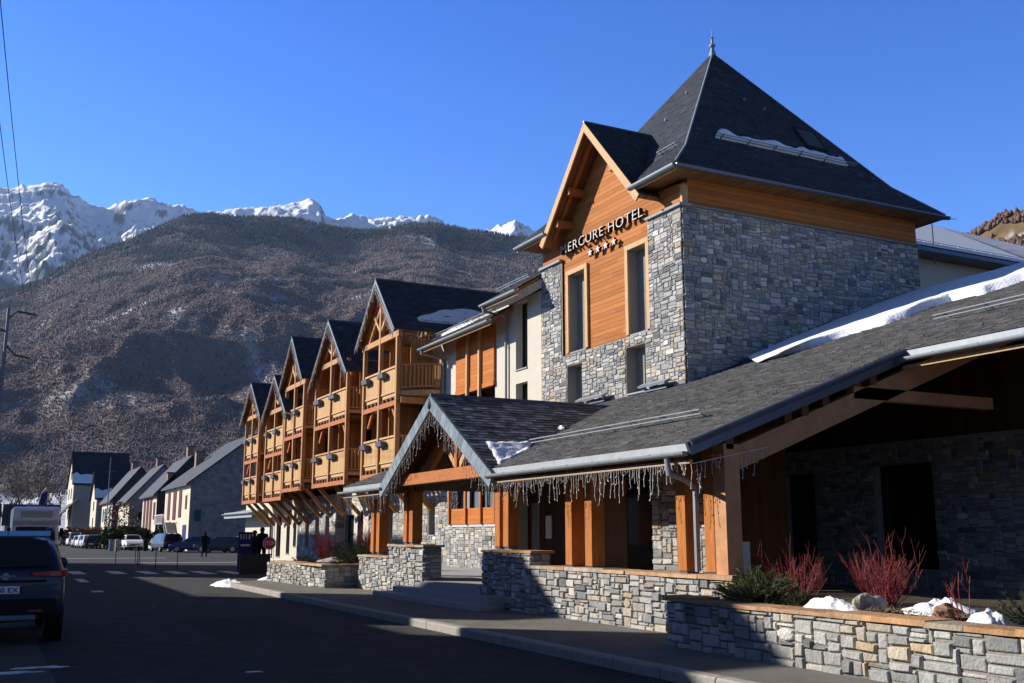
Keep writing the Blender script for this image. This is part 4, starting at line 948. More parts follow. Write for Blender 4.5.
for _ in range(2600):
    y=7+27*r.random(); x=KX-.02-abs(r.gauss(0,.16)) if r.random()<.7 else 9.42-abs(r.gauss(0,.10)); z_=-.008 if x<7 else .121; q=.008+.012*r.random(); t=r.random()*3
    mb.face([(x+q*math.cos(t+k*2.1),y+q*math.sin(t+k*2.1),z_+.004*(k==0)) for k in range(3)],'grit')
tag(mb.build('grit'),'scattered grit along the kerb and the foot of the stone wall','grit',kind='stuff')
# snow scraps on the road, heap at the kerb end, snow by the panel
def snow_flat(name,label,cx,cy,rx,ry,h,seed,z=0,n=22,rag=.5,rot=0):
    mb=MB(); vs_=[(cx,cy,z+h)]; K=9; n=int(n*1.6)
    for k in range(1,K+1):
        for i in range(n):
            a=2*math.pi*i/n; e=1+rag*noise.noise(Vector((math.cos(a)*1.5,math.sin(a)*1.5,seed*3.1)))+rag*.5*noise.noise(Vector((math.cos(a)*5,math.sin(a)*5,seed)))
            q=k/K*e; dx=rx*q*math.cos(a);dy=ry*q*math.sin(a); x=cx+dx*math.cos(rot)-dy*math.sin(rot); y=cy+dx*math.sin(rot)+dy*math.cos(rot)
            zz=z+h*(1-(k/K)**2.2)*(1+.7*noise.noise(Vector((x*5,y*5,seed)))+.5*noise.noise(Vector((x*14,y*14,seed)))) if k<K else z-.01
            vs_.append((x,y,zz))
    fs=[(0,1+i,1+(i+1)%n) for i in range(n)]+[(1+(k-1)*n+i,1+k*n+i,1+k*n+(i+1)%n,1+(k-1)*n+(i+1)%n) for k in range(1,K) for i in range(n)]
    mb.poly(vs_,fs,'snow'); return tag(mb.build(name,smooth=True),label,'snow',kind='stuff')
snow_flat('snow_heap','small heap of dirty snow at the far end of the lit kerb',7.15,34.0,.55,1.0,.16,1,z=0,rag=.7)
snow_flat('snow_heap','low bank of shaded snow on the ground left of the far planter',10.2,37.6,1.2,1.0,.22,2,z=.0)
for i,(x,y,rx,ry) in enumerate([(.2,13.9,.55,.14),(.75,14.3,.3,.10),(3.0,12.7,.09,.04)]):
    snow_flat('snow_scrap','thin scrap of old snow on the shaded asphalt near the parked blue SUV',x,y,rx,ry,.008,10+i,z=-.006,n=26,rag=1.3)['group']='snow scraps on the road'
# ================================================================== LOW WALLS, STEPS
def low_wall(name,label,parts,capw,group='low stone walls along the pavement'):
    t=thing(name,parts[0],label,'stone wall',group); return t
# right porch wall (two heights)
w1=thing('stone_wall',(9.65,15.5,.1),'long low stone wall with ochre coping under the right porch posts, stepping up at its dark left end','stone wall','low stone walls along the pavement')
mb=MB(); sw(mb,9.5,11.7,17.8,.08,.96,seed=101,dep=.05,boulders=5); sw(mb,9.5,17.8,20.0,.08,1.24,seed=102,dep=.05,boulders=5)
cwl(mb,17.8,9.5,9.9,.96,1.24,seed=103); mb.box((9.52,11.7,.08),(9.9,17.795,.96),'mortar'); mb.box((9.52,17.82,.08),(9.9,20,1.24),'mortar'); mb.build('masonry',w1)
mb=MB(); caps(mb,11.68,17.82,'y',(9.5,9.95),.962,.06,seed=5,ov=.04); mb.build('coping',w1)
mb=MB(); caps(mb,17.76,20.03,'y',(9.5,9.95),1.242,.05,seed=6,ov=.04); mb.build('coping',w1)
w2=thing('stone_wall',(9.65,25.5,.1),'sunlit stone wall left of the steps, with a taller square end pillar','stone wall','low stone walls along the pavement')
mb=MB(); sw(mb,9.5,25.7,28.1,.08,1.0,seed=104,dep=.05); sw(mb,9.5,23.3,25.7,.08,1.30,seed=105,dep=.05); cwl(mb,23.3,9.5,9.95,.08,1.3,seed=106,dep=.04)
mb.box((9.52,25.7,.08),(9.9,28.1,1.0),'mortar'); mb.box((9.52,23.32,.08),(9.95,25.7,1.3),'mortar'); stones(mb,(9.5,28.1,.08),(1,0,0),(0,0,1),.4,.92,seed=3); mb.build('masonry',w2)
mb=MB(); caps(mb,25.72,28.15,'y',(9.5,9.9),1.002,.06,seed=7,ov=.05); mb.build('coping',w2)
mb=MB(); caps(mb,23.25,25.75,'y',(9.5,9.98),1.302,.06,seed=8,ov=.05); mb.build('coping',w2)
def planter(name,label,pts,zb,zt,seed,soilz,dep=.05):
    """pts: polyline of the outer face from near to far; street side"""
    t=thing(name,(*pts[0],zb),label,'planter','raised stone planters beside the pavement'); mb=MB(); mc=MB()
    for k,(a,b) in enumerate(zip(pts[:-1],pts[1:])):
        a3=Vector((b[0],b[1],zb));U=Vector((a[0]-b[0],a[1]-b[1],0)); stones(mb,a3,U,(0,0,1),U.length,zt-zb,seed=seed+k,dep=dep,boulders=4,cu_=.074,cv=.050)
    return t,mb
# near planter: street face slightly slanted, far return face
p1,mb=planter('planter','near stone planter with snow, boulders and red twig shrubs in the right foreground',[(8.30,4.5),(8.46,11.9),(10.6,11.66)],.08,.70,110,.6)
mb.poly([(8.36,4.5,.08),(8.52,11.84,.08),(8.52,11.84,.70),(8.36,4.5,.70),(8.7,4.5,.70),(8.86,11.5,.70)],[(3,2,5,4)],'mortar'); mb.build('masonry',p1)
mc=MB()
r=random.Random(9); y=4.5
while y<11.9:
    L=min(.5+.6*r.random(),11.98-y); 
    if 11.98-y-L<.2: L=11.98-y
    x=8.30+(y-4.5)*.16/7.4;
    caps(mc,y,y+L,'y',(x,x+.38),.702+r.random()*.012,.055,seed=int(y*100),ov=.03); y+=L
mc.build('coping',p1)
def gz(x,y): return .66+.05*noise.noise(Vector((x*1.2,y*1.2,4)))+.14*max(0,min(1,(x-8.8)/1.2))
mb=MB(); nx,ny=14,40; mb.poly([(8.6+2.6*i/nx,4.5+7.3*j/ny,gz(8.6+2.6*i/nx,4.5+7.3*j/ny)) for j in range(ny+1) for i in range(nx+1)],[(j*(nx+1)+i,j*(nx+1)+i+1,(j+1)*(nx+1)+i+1,(j+1)*(nx+1)+i) for j in range(ny) for i in range(nx)],'soil'); mb.smooth=True; mb.build('soil',p1)
# far planter
p2,mb=planter('planter','farther stone planter with red twigs and dark pines, left of the entrance',[(8.72,28.65),(8.45,34.3),(10.4,36.2)],.08,.72,120,.6)
cwl(mb,28.65,8.72,11.2,.08,.72,seed=125); mb.poly([(8.76,28.7,.66),(11.2,28.7,.66),(11.2,36.2,.66),(10.4,36.2,.66),(8.5,34.3,.66)],[(0,1,2,3,4)],'soil'); mb.build('masonry',p2)
mc=MB(); caps(mc,28.6,34.4,'y',(8.58,8.95),.722,.05,seed=21); caps(mc,8.96,11.2,'x',(28.62,28.9),.722,.05,seed=22); mc.build('coping',p2)
st_=thing('entrance_steps',(9.1,21.8,.1),'three broad grey steps leading up to the porch between the stone walls','steps')
for i,(x,z,y0,y1) in enumerate([(8.72,.235,18.75,24.75),(9.08,.365,18.9,24.3),(9.44,.50,20.02,23.4)]):
    mb=MB(); mb.prism([(x,.1),(x+1.0 if i==2 else x+.5,.1),(x+1.0 if i==2 else x+.5,z),(x+.01,z),(x,z-.01)],lambda p,t:(p[0],t,p[1]),y0,y1,'step'); mb.build('step',st_)
# ================================================================== PLANTS
M_['twig']=mat('red dogwood twig',(.185,.028,.03),.5,noise_amt=.35,nscale=20)
M_['needle']=mat('pine needle',attr=True,rough=.6); M_['bark']=mat('bark',(.11,.08,.06),.9,noise_amt=.3,nscale=12,bump=.6,bscale=20)
M_['rock']=mat('boulder',(.34,.31,.27),.9,noise_amt=.35,nscale=5,bump=1,bscale=12); M_['rockred']=mat('reddish boulder',(.25,.15,.11),.9,noise_amt=.35,nscale=5,bump=1,bscale=12)
M_['dead']=mat('dry grass',(.22,.18,.12),.9,noise_amt=.3,nscale=20)
def dogwood(x,y,z,h,spread,n,seed,label,thick=.0048,grp='red twig shrubs in the planters'):
    r=random.Random(seed); mb=MB()
    def br(p,d,L,rad,lev):
        k=5; pts=[p]; q=Vector(p); dd=Vector(d)
        for i in range(k):
            dd=(dd+Vector(((r.random()-.5)*.22,(r.random()-.5)*.22,.10+(r.random()-.5)*.1))).normalized(); q=q+dd*L/k; pts.append(q.copy())
        mb.tube(pts,rad,'twig',4,r2=rad*.45,cap=False)
        if lev<2:
            for _ in range(r.choice([1,2,3]) if lev==0 else r.choice([0,1,2])):
                t=r.choice([2,3,4]); a=r.random()*6.28; e=(dd+Vector((math.cos(a),math.sin(a),.35*r.random()))*.75).normalized(); br(pts[t],e,L*(.3+.35*r.random()),rad*.6,lev+1)
    for _ in range(n):
        a=r.random()*6.28; s=spread*(r.random()**.6); d=Vector((math.cos(a)*s,math.sin(a)*s,1)).normalized(); b=Vector((x+math.cos(a)*.12*r.random(),y+math.sin(a)*.12*r.random(),z-.03))
        br(b,d,h*(.7+.45*r.random())*(1-.15*s),thick*(.8+.5*r.random()),0)
    return tag(mb.build('dogwood_shrub',loc=(x,y,z)),label,'shrub',grp)
def pine(x,y,z,rx,ry,h,seed,label,n=110,col_=((.040,.060,.022),(.075,.095,.032),(.02,.034,.016)),nl=.07,grp='low evergreens in the planters',name='pine_shrub'):
    r=random.Random(seed); mb=MB(); 
    for k in range(n):
        a=r.random()*6.28; ph=math.acos(r.random()**.8); q=(.55+.45*r.random()); c=Vector((x+rx*q*math.sin(ph)*math.cos(a),y+ry*q*math.sin(ph)*math.sin(a),z+h*q*math.cos(ph)*(.8+.4*noise.noise(Vector((a*2,ph*3,seed))))))
        base=Vector((x,y,z))+(c-Vector((x,y,z)))*.3
        mb.tube([base,(base+c)/2+Vector((0,0,-.03)),c],.006,'bark',3,cap=False)
        d0=(c-Vector((x,y,z-.1))).normalized(); tone=r.choice(col_); f=.7+.6*r.random()
        for i in range(44):
            d=(d0*.5+Vector((r.gauss(0,.7),r.gauss(0,.7),r.gauss(.3,.6)))).normalized(); s=d.orthogonal().normalized()*.0032; L=nl*(.6+.6*r.random()); o=c-d0*.07*r.random()
            mb.face([o-s,o+s,o+d*L],'needle',tuple(v*f*(.8+.4*r.random()) for v in tone))
    return tag(mb.build(name,loc=(x,y,z)),label,'shrub',grp)
g1=lambda px,py,x: None
pine(9.2,10.85,.70,.62,.75,.60,1,'green low pine shrub at the far left corner of the near planter',n=420,nl=.05,col_=((.11,.15,.05),(.19,.21,.07),(.06,.09,.035)))
pine(9.2,10.15,.70,.30,.32,.28,2,'small rounded evergreen between the pine and the first snow patch of the near planter',n=110,nl=.05,col_=((.09,.10,.04),(.12,.12,.05),(.06,.07,.03)))
pine(9.35,7.0,.76,.34,.36,.42,3,'grey-green juniper at the right edge of the picture in the near planter',n=90,nl=.05,col_=((.07,.085,.055),(.12,.135,.09),(.03,.045,.03)))
dogwood(9.95,10.95,.66,.66,1.35,80,5,'wide red twig shrub behind the green pine in the near planter')
dogwood(9.6,9.08,.74,.66,1.15,75,6,'dense red twig shrub behind the brown boulder in the near planter')
dogwood(9.2,7.64,.73,.46,.6,5,7,'sparse young red twigs standing in snow near the right edge',thick=.007)
def boulder(x,y,z,rx,ry,rz,seed,m,label):
    mb=MB(); mb.blob((0,0,0),rx,ry,rz,m,seed=seed,amp=.3,nu=18,nv=12,fs=1.6); o=mb.build('boulder',loc=(0,0,0)); o.location=(x,y,z); return tag(o,label,'rock','boulders in the planters')
boulder(9.2,8.95,.78,.20,.15,.15,3,'rock','pale brown boulder in front of the dense red shrub')
boulder(9.2,7.86,.78,.14,.15,.09,5,'rockred','reddish rounded boulder between snow patches near the right edge')
boulder(9.9,31.6,.72,.5,.7,.16,8,'rock','flat pale boulder between shrubs in the farther planter')
def tuft(x,y,z,rx,ry,seed,label):
    r=random.Random(seed); mb=MB()
    for _ in range(260):
        a=r.random()*6.28;q=r.random()**.5; p=Vector((x+rx*q*math.cos(a),y+ry*q*math.sin(a),z)); d=Vector((r.gauss(0,.6),r.gauss(0,.6),.8)).normalized(); s=d.orthogonal().normalized()*.004
        mb.face([p-s,p+s,p+d*(.04+.07*r.random())],'dead')
    return tag(mb.build('dry_plants'),label,'dry plants',kind='stuff')
tuft(9.1,8.45,.76,.20,.42,1,'matted dry plants between the two boulders of the near planter'); tuft(9.15,7.7,.76,.15,.3,2,'dry plants at the foot of the sparse red twigs')
def psnow(label,cx,cy,rx,ry,h,seed):
    snow_flat('snow_patch',label,cx,cy,rx,ry,h,seed,z=gz(cx,cy)-.0,n=30,rag=.55)
psnow('snow patch between the small evergreen and the pale boulder in the near planter',9.2,9.5,.30,.45,.12,31)
psnow('snow patch behind the reddish boulder in the near planter',9.5,8.25,.30,.5,.12,32)
psnow('snow patch at the foot of the juniper by the right edge',9.2,7.32,.2,.24,.14,33)
pine(10.0,29.9,.7,.95,1.15,.95,11,'dark green pine at the right end of the farther planter',n=230,nl=.12)
pine(9.4,33.6,.68,.45,.5,.30,12,'low dark evergreen at the left end of the farther planter',n=60,nl=.1)
pine(9.2,32.6,.68,.35,.5,.25,13,'yellowish low cushion plant in the farther planter',n=60,nl=.08,col_=((.13,.11,.05),(.09,.09,.04),(.16,.13,.07)))
dogwood(9.8,32.4,.7,.85,.7,60,14,'left red twig shrub in the farther planter',thick=.011)
dogwood(10.9,31.0,.7,1.05,.8,70,15,'right red twig shrub behind the pine in the farther planter',thick=.011)
# ================================================================== VEHICLES
def paint(name,c,rough=.38,metal=.0): 
    if name not in M_: M_[name]=mat(name,c,rough,metal=min(metal,.3),coat=.15,spec=.35)
    return name
M_['tail']=mat('tail lamp red',(.45,.01,.01),.2); M_['lamp']=mat('head lamp glass',(.7,.72,.75),.1)
def car(x,y,rot,L,W,Hh,label,pm,kind='hatch',group='cars parked along the far street',name='parked_car'):
    """heading rot=0: nose towards +Y.  sections along the length from rear (0) to nose (1)"""
    t=thing(name,(0,0,0),label,'car',group)
    P={'hatch':[(0,.45,.78,.80,.82),(.03,.35,.92,1.08,.95),(.12,.3,.95,.93*Hh/1.0,.99),(.30,.28,.94,Hh,1),(.55,.27,.93,Hh*.985,1),(.70,.27,.92,1.02,1),(.88,.29,.82,.86,.97),(.98,.36,.66,.68,.86),(1.0,.45,.58,.6,.78)],
       'van':[(0,.4,.9,1.0,.9),(.02,.3,1.0,Hh*.96,.96),(.15,.28,1.02,Hh,1),(.5,.27,1.02,Hh,1),(.70,.27,1.02,Hh*.94,1),(.84,.28,1.0,1.12,1),(.96,.33,.82,.84,.9),(1.0,.45,.62,.64,.8)],
       'suv':[(0,.5,.88,.92,.86),(.02,.38,1.0,1.12,.95),(.09,.32,1.04,Hh*.95,.99),(.25,.30,1.03,Hh,1),(.55,.30,1.02,Hh*.985,1),(.72,.30,1.0,1.1,1),(.90,.32,.92,.95,.97),(.98,.38,.76,.78,.88),(1.0,.5,.66,.68,.8)]}[kind]
    mb=MB(); gl=MB(); secs=[]
    hw=W/2
    for s,zb,zbelt,zt,k in P:
        yy=-L/2+L*s; zt=max(zt,zbelt+.015); rw=hw*k*(1-.20*min(1,max(0,(zt-zbelt))/.5))
        secs.append([(-hw*k*.93,yy,zb),(-hw*k,yy,zb+.14),(-hw*k*.995,yy,(zb+zbelt)/2+.1),(-hw*k*.96,yy,zbelt),(-rw,yy,zt-.06 if zt-zbelt>.2 else zt-.008),(-rw+.12,yy,zt),(rw-.12,yy,zt),(rw,yy,zt-.06 if zt-zbelt>.2 else zt-.008),(hw*k*.96,yy,zbelt),(hw*k*.995,yy,(zb+zbelt)/2+.1),(hw*k,yy,zb+.14),(hw*k*.93,yy,zb)])
    n=12; vs_=[p for s in secs for p in s]; fs=[]
    for i in range(len(secs)-1):
        for j in range(n): fs.append((i*n+j,i*n+(j+1)%n,(i+1)*n+(j+1)%n,(i+1)*n+j))
    fs+=[tuple(range(n-1,-1,-1)),tuple((len(secs)-1)*n+j for j in range(n))]
    mb.poly(vs_,fs,pm); mb.smooth=False; b=mb.build('body',t); 
    m=b.modifiers.new('bevel','BEVEL'); m.width=.04; m.segments=2; m.limit_method='ANGLE'; m.angle_limit=R(25)
    # windows: side glass, rear and windscreen laid 6 mm outside the body
    def quad(a,b_,c,d,inset=.1):
        pts=[Vector(q) for q in(a,b_,c,d)]; cc=sum(pts,Vector())/4; nn=(pts[1]-pts[0]).cross(pts[3]-pts[0]).normalized()
        if nn.dot(cc-Vector((0,cc.y*.5,.6)))<0: nn=-nn
        gl.face([q+(cc-q)*inset+nn*.012 for q in pts],'glass')
    for i in range(len(secs)-1):
        z0=P[i][3]-P[i][2]; z1=P[i+1][3]-P[i+1][2]
        if z0>.3 or z1>.3:
            for a,c in((3,4),(8,7)):
                if z0>.3 and z1>.3: quad(secs[i][a],secs[i+1][a],secs[i+1][c],secs[i][c])
                elif i>3: quad(secs[i][a],secs[i+1][a],secs[i+1][c],secs[i][c],.22)
        if (z0<=.3 and z1>.3) or (z1<=.3 and z0>.3) or (z0>.12 and i==1):
            quad(secs[i][5],secs[i][6],secs[i+1][6],secs[i+1][5],.06)
    gl.build('windows',t)
    for yy in(-L*.30,L*.31):
        for s in(-1,1):
            wm=MB(); R_=.33 if kind!='suv' else .36
            wm.lathe([(.12,-.10),(R_-.03,-.11),(R_,-.07),(R_,.07),(R_-.03,.11),(.12,.10)],(s*(hw-.10),yy,R_),'tyre',18,axis=0); wh=wm.build('wheel',t)
            rm=MB(); rm.lathe([(.02,-.125),(R_*.66,-.12),(R_*.66,.12),(.02,.125)],(s*(hw-.10),yy,R_),'rim',12,axis=0); rm.build('rim',wh)
    for s in(-1,1):
        q=MB(); q.box((s*hw*.62,-L/2-.03,.72),(s*hw*.9,-L/2+.12,.98),'tail'); q.build('tail_light',t)
        q=MB(); q.box((s*hw*.5,L/2-.16,.58),(s*hw*.82,L/2-.005,.74),'lamp'); q.build('headlight',t)
    q=MB(); q.box((-.26,-L/2-.02,.52),(.26,-L/2+.02,.63),'white'); q.build('number_plate',t)
    q=MB(); q.box((-.26,L/2-.02,.40),(.26,L/2+.02,.50),'white'); q.box((-.5,L/2-.03,.54),(.5,L/2+.01,.64),'black'); q.build('grille',t)
    t.location=(x,y,0); t.rotation_euler=(0,0,rot)
    return t
paint('white car paint',(.75,.76,.78)); paint('silver car paint',(.42,.43,.45),metal=.7); paint('dark grey car paint',(.03,.033,.04)); paint('blue car paint',(.02,.04,.13)); paint('navy car paint',(.008,.011,.022)); paint('black car paint',(.01,.01,.012))
def at(px,Y): # world x for picture column at distance along the street
    d=cw+cr*(px-512)/F-cu*(540-341.5)/F; return d[0]/d[1]*Y
car(at(66,176)-1,176,0,4.2,1.75,1.5,'white hatchback near the far end of the left row of parked cars','white car paint')
car(at(74,160),160,0,4.6,1.9,1.95,'tall white van second farthest in the left row of parked cars','white car paint','van')
car(at(80,144)-.1,144,0,4.2,1.75,1.5,'silver hatchback in the middle of the left row of parked cars','silver car paint')
car(at(88.5,134),134,0.05,4.2,1.8,1.6,'silver car with red tail lamp beside the black car, left row','silver car paint')
car(at(98,131),129,R(-30),4.2,1.8,1.65,'black car nearest in the left row of parked cars','black car paint')
car(at(132.5,117)+.0,117,R(180),4.3,1.85,1.6,'white car facing us in front of the dark hedge','white car paint','suv')
car(at(166,104),104,R(8),4.6,1.9,1.75,'dark blue people carrier seen from behind with red tail lamps','navy car paint','van')
car(at(190,106),111,R(200),4.0,1.75,1.45,'small white car partly hidden right of the people carrier','white car paint')
car(at(192,100),99,R(70),4.2,1.8,1.5,'blue car parked sideways before the big stone house','blue car paint')
car(at(219,97),96,R(60),4.6,1.8,1.5,'dark car parked sideways right of the walking person','dark grey car paint')
car(at(237,97)+.6,98,R(60),4.0,1.75,1.5,'white car partly hidden beside the blue notice panel','white car paint')
car(at(70,168)-.6,168,0,4.2,1.75,1.5,'grey car between the farthest hatchback and the white van','dark grey car paint')
car(at(84,139)-.05,139,.03,4.2,1.78,1.55,'white car between the silver hatchback and the red-lamped silver car','white car paint')
car(at(60,190)-1,190,0,4.2,1.75,1.5,'dark car at the far end of the left row, beyond the white hatchback','dark grey car paint')
# ---- the close SUV, seen from behind
def suv(x,y):
    t=thing('parked_suv',(x,y,0),'dark blue SUV parked in the left foreground, seen from behind','car'); pm=paint('deep blue SUV paint',(.014,.024,.058),.28,.0)
    hw=.93; L=4.45
    # sections: y from the rear, [ (half width, z) ... ] from sill up to roof centre
    S=[(0.00,[(.60,.42),(.80,.50),(.84,.62),(.85,.78),(.84,.90),(.76,.98),(.55,1.02),(0,1.03)]),
       (0.05,[(.74,.34),(.88,.46),(.90,.62),(.90,.80),(.89,.95),(.82,1.05),(.66,1.10),(0,1.12)]),
       (0.16,[(.84,.30),(.92,.44),(.925,.62),(.925,.82),(.91,1.02),(.84,1.14),(.74,1.30),(0,1.34)]),
       (0.38,[(.86,.30),(.93,.44),(.93,.62),(.93,.84),(.915,1.05),(.82,1.30),(.70,1.50),(0,1.56)]),
       (0.62,[(.86,.30),(.93,.44),(.93,.62),(.93,.86),(.915,1.06),(.80,1.40),(.68,1.58),(0,1.64)]),
       (1.6,[(.86,.28),(.93,.44),(.93,.62),(.93,.86),(.915,1.05),(.79,1.45),(.66,1.61),(0,1.67)]),
       (2.6,[(.86,.28),(.93,.44),(.93,.62),(.93,.85),(.91,1.03),(.79,1.42),(.66,1.58),(0,1.63)]),
       (3.3,[(.86,.28),(.93,.44),(.93,.62),(.93,.84),(.90,.99),(.83,1.06),(.6,1.10),(0,1.12)]),
       (4.1,[(.84,.3),(.90,.44),(.90,.62),(.89,.78),(.84,.90),(.7,.96),(.5,.98),(0,1.0)]),
       (4.45,[(.6,.4),(.74,.48),(.78,.6),(.76,.7),(.7,.76),(.6,.8),(.4,.82),(0,.83)])]
    mb=MB(); vs_=[]; n=15
    for d,pr in S:
        for (a,z) in pr: vs_.append((-a,d,z))
        for (a,z) in reversed(pr[:-1]): vs_.append((a,d,z))
    wo=Vector((x,y,0)); vs_=[Vector(v)+wo for v in vs_]
    fs=[(i*n+j,(i+1)*n+j,(i+1)*n+j+1,i*n+j+1) for i in range(len(S)-1) for j in range(n-1)]+[(i*n+n-1,(i+1)*n+n-1,(i+1)*n,i*n) for i in range(len(S)-1)]+[tuple(range(n)),tuple((len(S)-1)*n+j for j in range(n-1,-1,-1))]
    mb.poly(vs_,fs,pm); b=mb.build('body',t,smooth=True); m=b.modifiers.new('ss','SUBSURF'); m.levels=2; m.render_levels=2
    q=MB(); q.box((x-.80,y-.045,.42),(x+.80,y+.25,.66),'black'); q.box((x-.5,y-.06,.34),(x+.5,y+.2,.44),'zincdark'); o=q.build('rear_bumper',t); bm_=o.modifiers.new('b','BEVEL'); bm_.width=.03; bm_.segments=3
    for s in(-1,1):
        q=MB(); q.box((x+s*.5-.13,y-.055,.475),(x+s*.5+.09,y-.03,.505),'tail'); q.build('reflector',t)
        q=MB(); tp=[(.40,-.035),(.66,-.03),(.84,.02),(.93,.13),(.955,.30)]
        vv=[]
        for k_,(a_,b_) in enumerate(tp): h_=.02+.035*k_/4; vv+=[(x+s*a_,y+b_-.012,1.025-h_),(x+s*a_,y+b_-.012,1.03+h_),(x+s*(a_-.06),y+b_+.1,1.03+h_),(x+s*(a_-.06),y+b_+.1,1.025-h_)]
        q.poly(vv,[(k_*4+i_,k_*4+(i_+1)%4,k_*4+4+(i_+1)%4,k_*4+4+i_) for k_ in range(4) for i_ in range(4)]+[(0,1,2,3),(16,17,18,19)],'tail'); q.build('tail_light',t)
        for yy in(.75,3.55):
            q=MB(); q.lathe([(.1,-.11),(.33,-.12),(.36,-.08),(.36,.08),(.33,.12),(.1,.11)],(x+s*.80,y+yy,.36),'tyre',24,axis=0); wh=q.build('wheel',t)
            q=MB(); q.lathe([(.02,-.128),(.235,-.125),(.235,.125),(.02,.128)],(x+s*.80,y+yy,.36),'rim',14,axis=0); q.build('rim',wh)
            q=MB(); q.lathe([(.40,-.03),(.43,-.03),(.43,.03),(.40,.03)],(x+s*.915,y+yy,.37),'black',24,axis=0); q.build('wheel_arch',t)
        q=MB(); q.tube([(x+s*.72,y+.75,1.66),(x+s*.71,y+.95,1.71),(x+s*.70,y+2.4,1.71),(x+s*.70,y+2.6,1.65)],.02,'zinc',6); q.build('roof_rail',t)
        q=MB(); q.blob((x+s*1.03,y+2.95,1.12),.12,.07,.09,pm,seed=1,amp=.02); q.build('door_mirror',t)
        q=MB(); q.poly([(x+s*.918,y+.62,1.10),(x+s*.918,y+2.8,1.08),(x+s*.80,y+2.5,1.44),(x+s*.79,y+.85,1.45)],[(0,1,2,3)],'glass'); q.build('side_window',t)
    # tailgate glass follows the sloping back
    q=MB(); g=[(-.70,.10,1.13),(-.35,.075,1.125),(0,.07,1.12),(.35,.075,1.125),(.70,.10,1.13),(.60,.40,1.50),(.3,.37,1.535),(0,.36,1.54),(-.3,.37,1.535),(-.60,.40,1.50)]
    q.poly([(x+a,y+b_-.075,z+.01) for a,b_,z in g],[(0,1,8,9),(1,2,7,8),(2,3,6,7),(3,4,5,6)],'glass'); q.build('rear_window',t,smooth=True)
    q=MB(); q.poly([(x+a,y+b_,z) for a,b_,z in[(-.64,.34,1.585),(.64,.34,1.585),(.66,.62,1.66),(-.66,.62,1.66),(-.62,.34,1.555),(.62,.34,1.555),(.62,.6,1.6),(-.62,.6,1.6)]],[(0,1,2,3),(0,4,5,1),(1,5,6,2),(0,3,7,4),(4,7,6,5)],pm); q.build('roof_spoiler',t)
    q=MB(); q.box((x-.26,y-.035,.74),(x+.26,y-.012,.85),'white'); q.box((x+.225,y-.039,.74),(x+.26,y-.035,.85),'bluesign'); q.box((x-.26,y-.039,.74),(x-.225,y-.035,.85),'bluesign'); pl=q.build('number_plate',t)
    place_text('850 EX','plate_text',t,(x-.20,y-.039,.76),(1,0,0),(0,-1,0),.40,.068,.004,'black',bold=.01)
    q=MB(); q.tube([(x-.16+.32*i/12,y-.015,.99+.0*i) for i in range(13)],.014,'zinc',6); q.lathe([(.0,-.01),(.055,-.01),(.055,.012),(.0,.012)],(x,y-.015,.99),'zinc',14,axis=1); q.build('badge',t)
    q=MB(); q.box((x-.62,y-.02,.90),(x+.62,y+.02,.935),'black'); q.build('tailgate_trim',t)
    q=MB(); q.tube([(x,y+.8,1.66),(x,y+.62,1.80)],.012,'black',5,r2=.004); q.build('antenna',t)
    t.scale=(.90,1,1); return t
suv(.34,17.2)
# ---- motorhome
def motorhome(x,y):
    t=thing('motorhome',(x,y,0),'white motorhome with dark windscreen parked ahead of the blue SUV','motorhome'); L=6.5; hw=1.12
    q=MB(); q.prism([(-.0,.55),(-.05,1.25),(.25,2.05),(.0,2.35),(.1,2.95),(.6,3.08),(L,3.05),(L,.5),(.9,.45)],lambda p,s:(x+s,y+p[0],p[1]),-hw,hw,'white car paint'); b=q.build('body',t); m=b.modifiers.new('b','BEVEL'); m.width=.09;m.segments=3
    q=MB(); q.poly([(x-.98,y-.075,1.3),(x+.98,y-.075,1.3),(x+.92,y+.20,2.02),(x-.92,y+.20,2.02)],[(0,1,2,3)],'glass'); q.build('windscreen',t)
    q=MB(); q.box((x-.75,y+.0,2.50),(x+.75,y+.06,2.84),'glass'); q.build('upper_window',t)
    q=MB(); q.box((x-.8,y-.06,.62),(x+.8,y-.01,.86),'black'); q.build('grille',t)
    for s in(-1,1):
        q=MB(); q.box((x+s*.72,y-.07,.86),(x+s*1.0,y-.0,1.06),'lamp'); q.build('headlight',t)
        q=MB(); q.box((x+s*1.18,y+.2,1.5),(x+s*1.36,y+.3,1.95),'black'); q.beam((x+s*1.1,y+.3,1.7),(x+s*1.3,y+.25,1.7),.04,.04,'black'); q.build('mirror',t)
        for yy in(.95,L-1.8):
            q=MB(); q.lathe([(.1,-.1),(.33,-.1),(.35,-.06),(.35,.06),(.33,.1),(.1,.1)],(x+s*.98,y+yy,.35),'tyre',16,axis=0); wh=q.build('wheel',t)
            q=MB(); q.lathe([(.02,-.115),(.2,-.11),(.2,.11),(.02,.115)],(x+s*.98,y+yy,.35),'rim',10,axis=0); q.build('rim',wh)
    q=MB(); q.box((x-.4,y+1.5,3.06),(x+.4,y+2.3,3.2),'zincdark'); q.build('roof_hatch',t)
motorhome(at(59,60)-1.17,60)
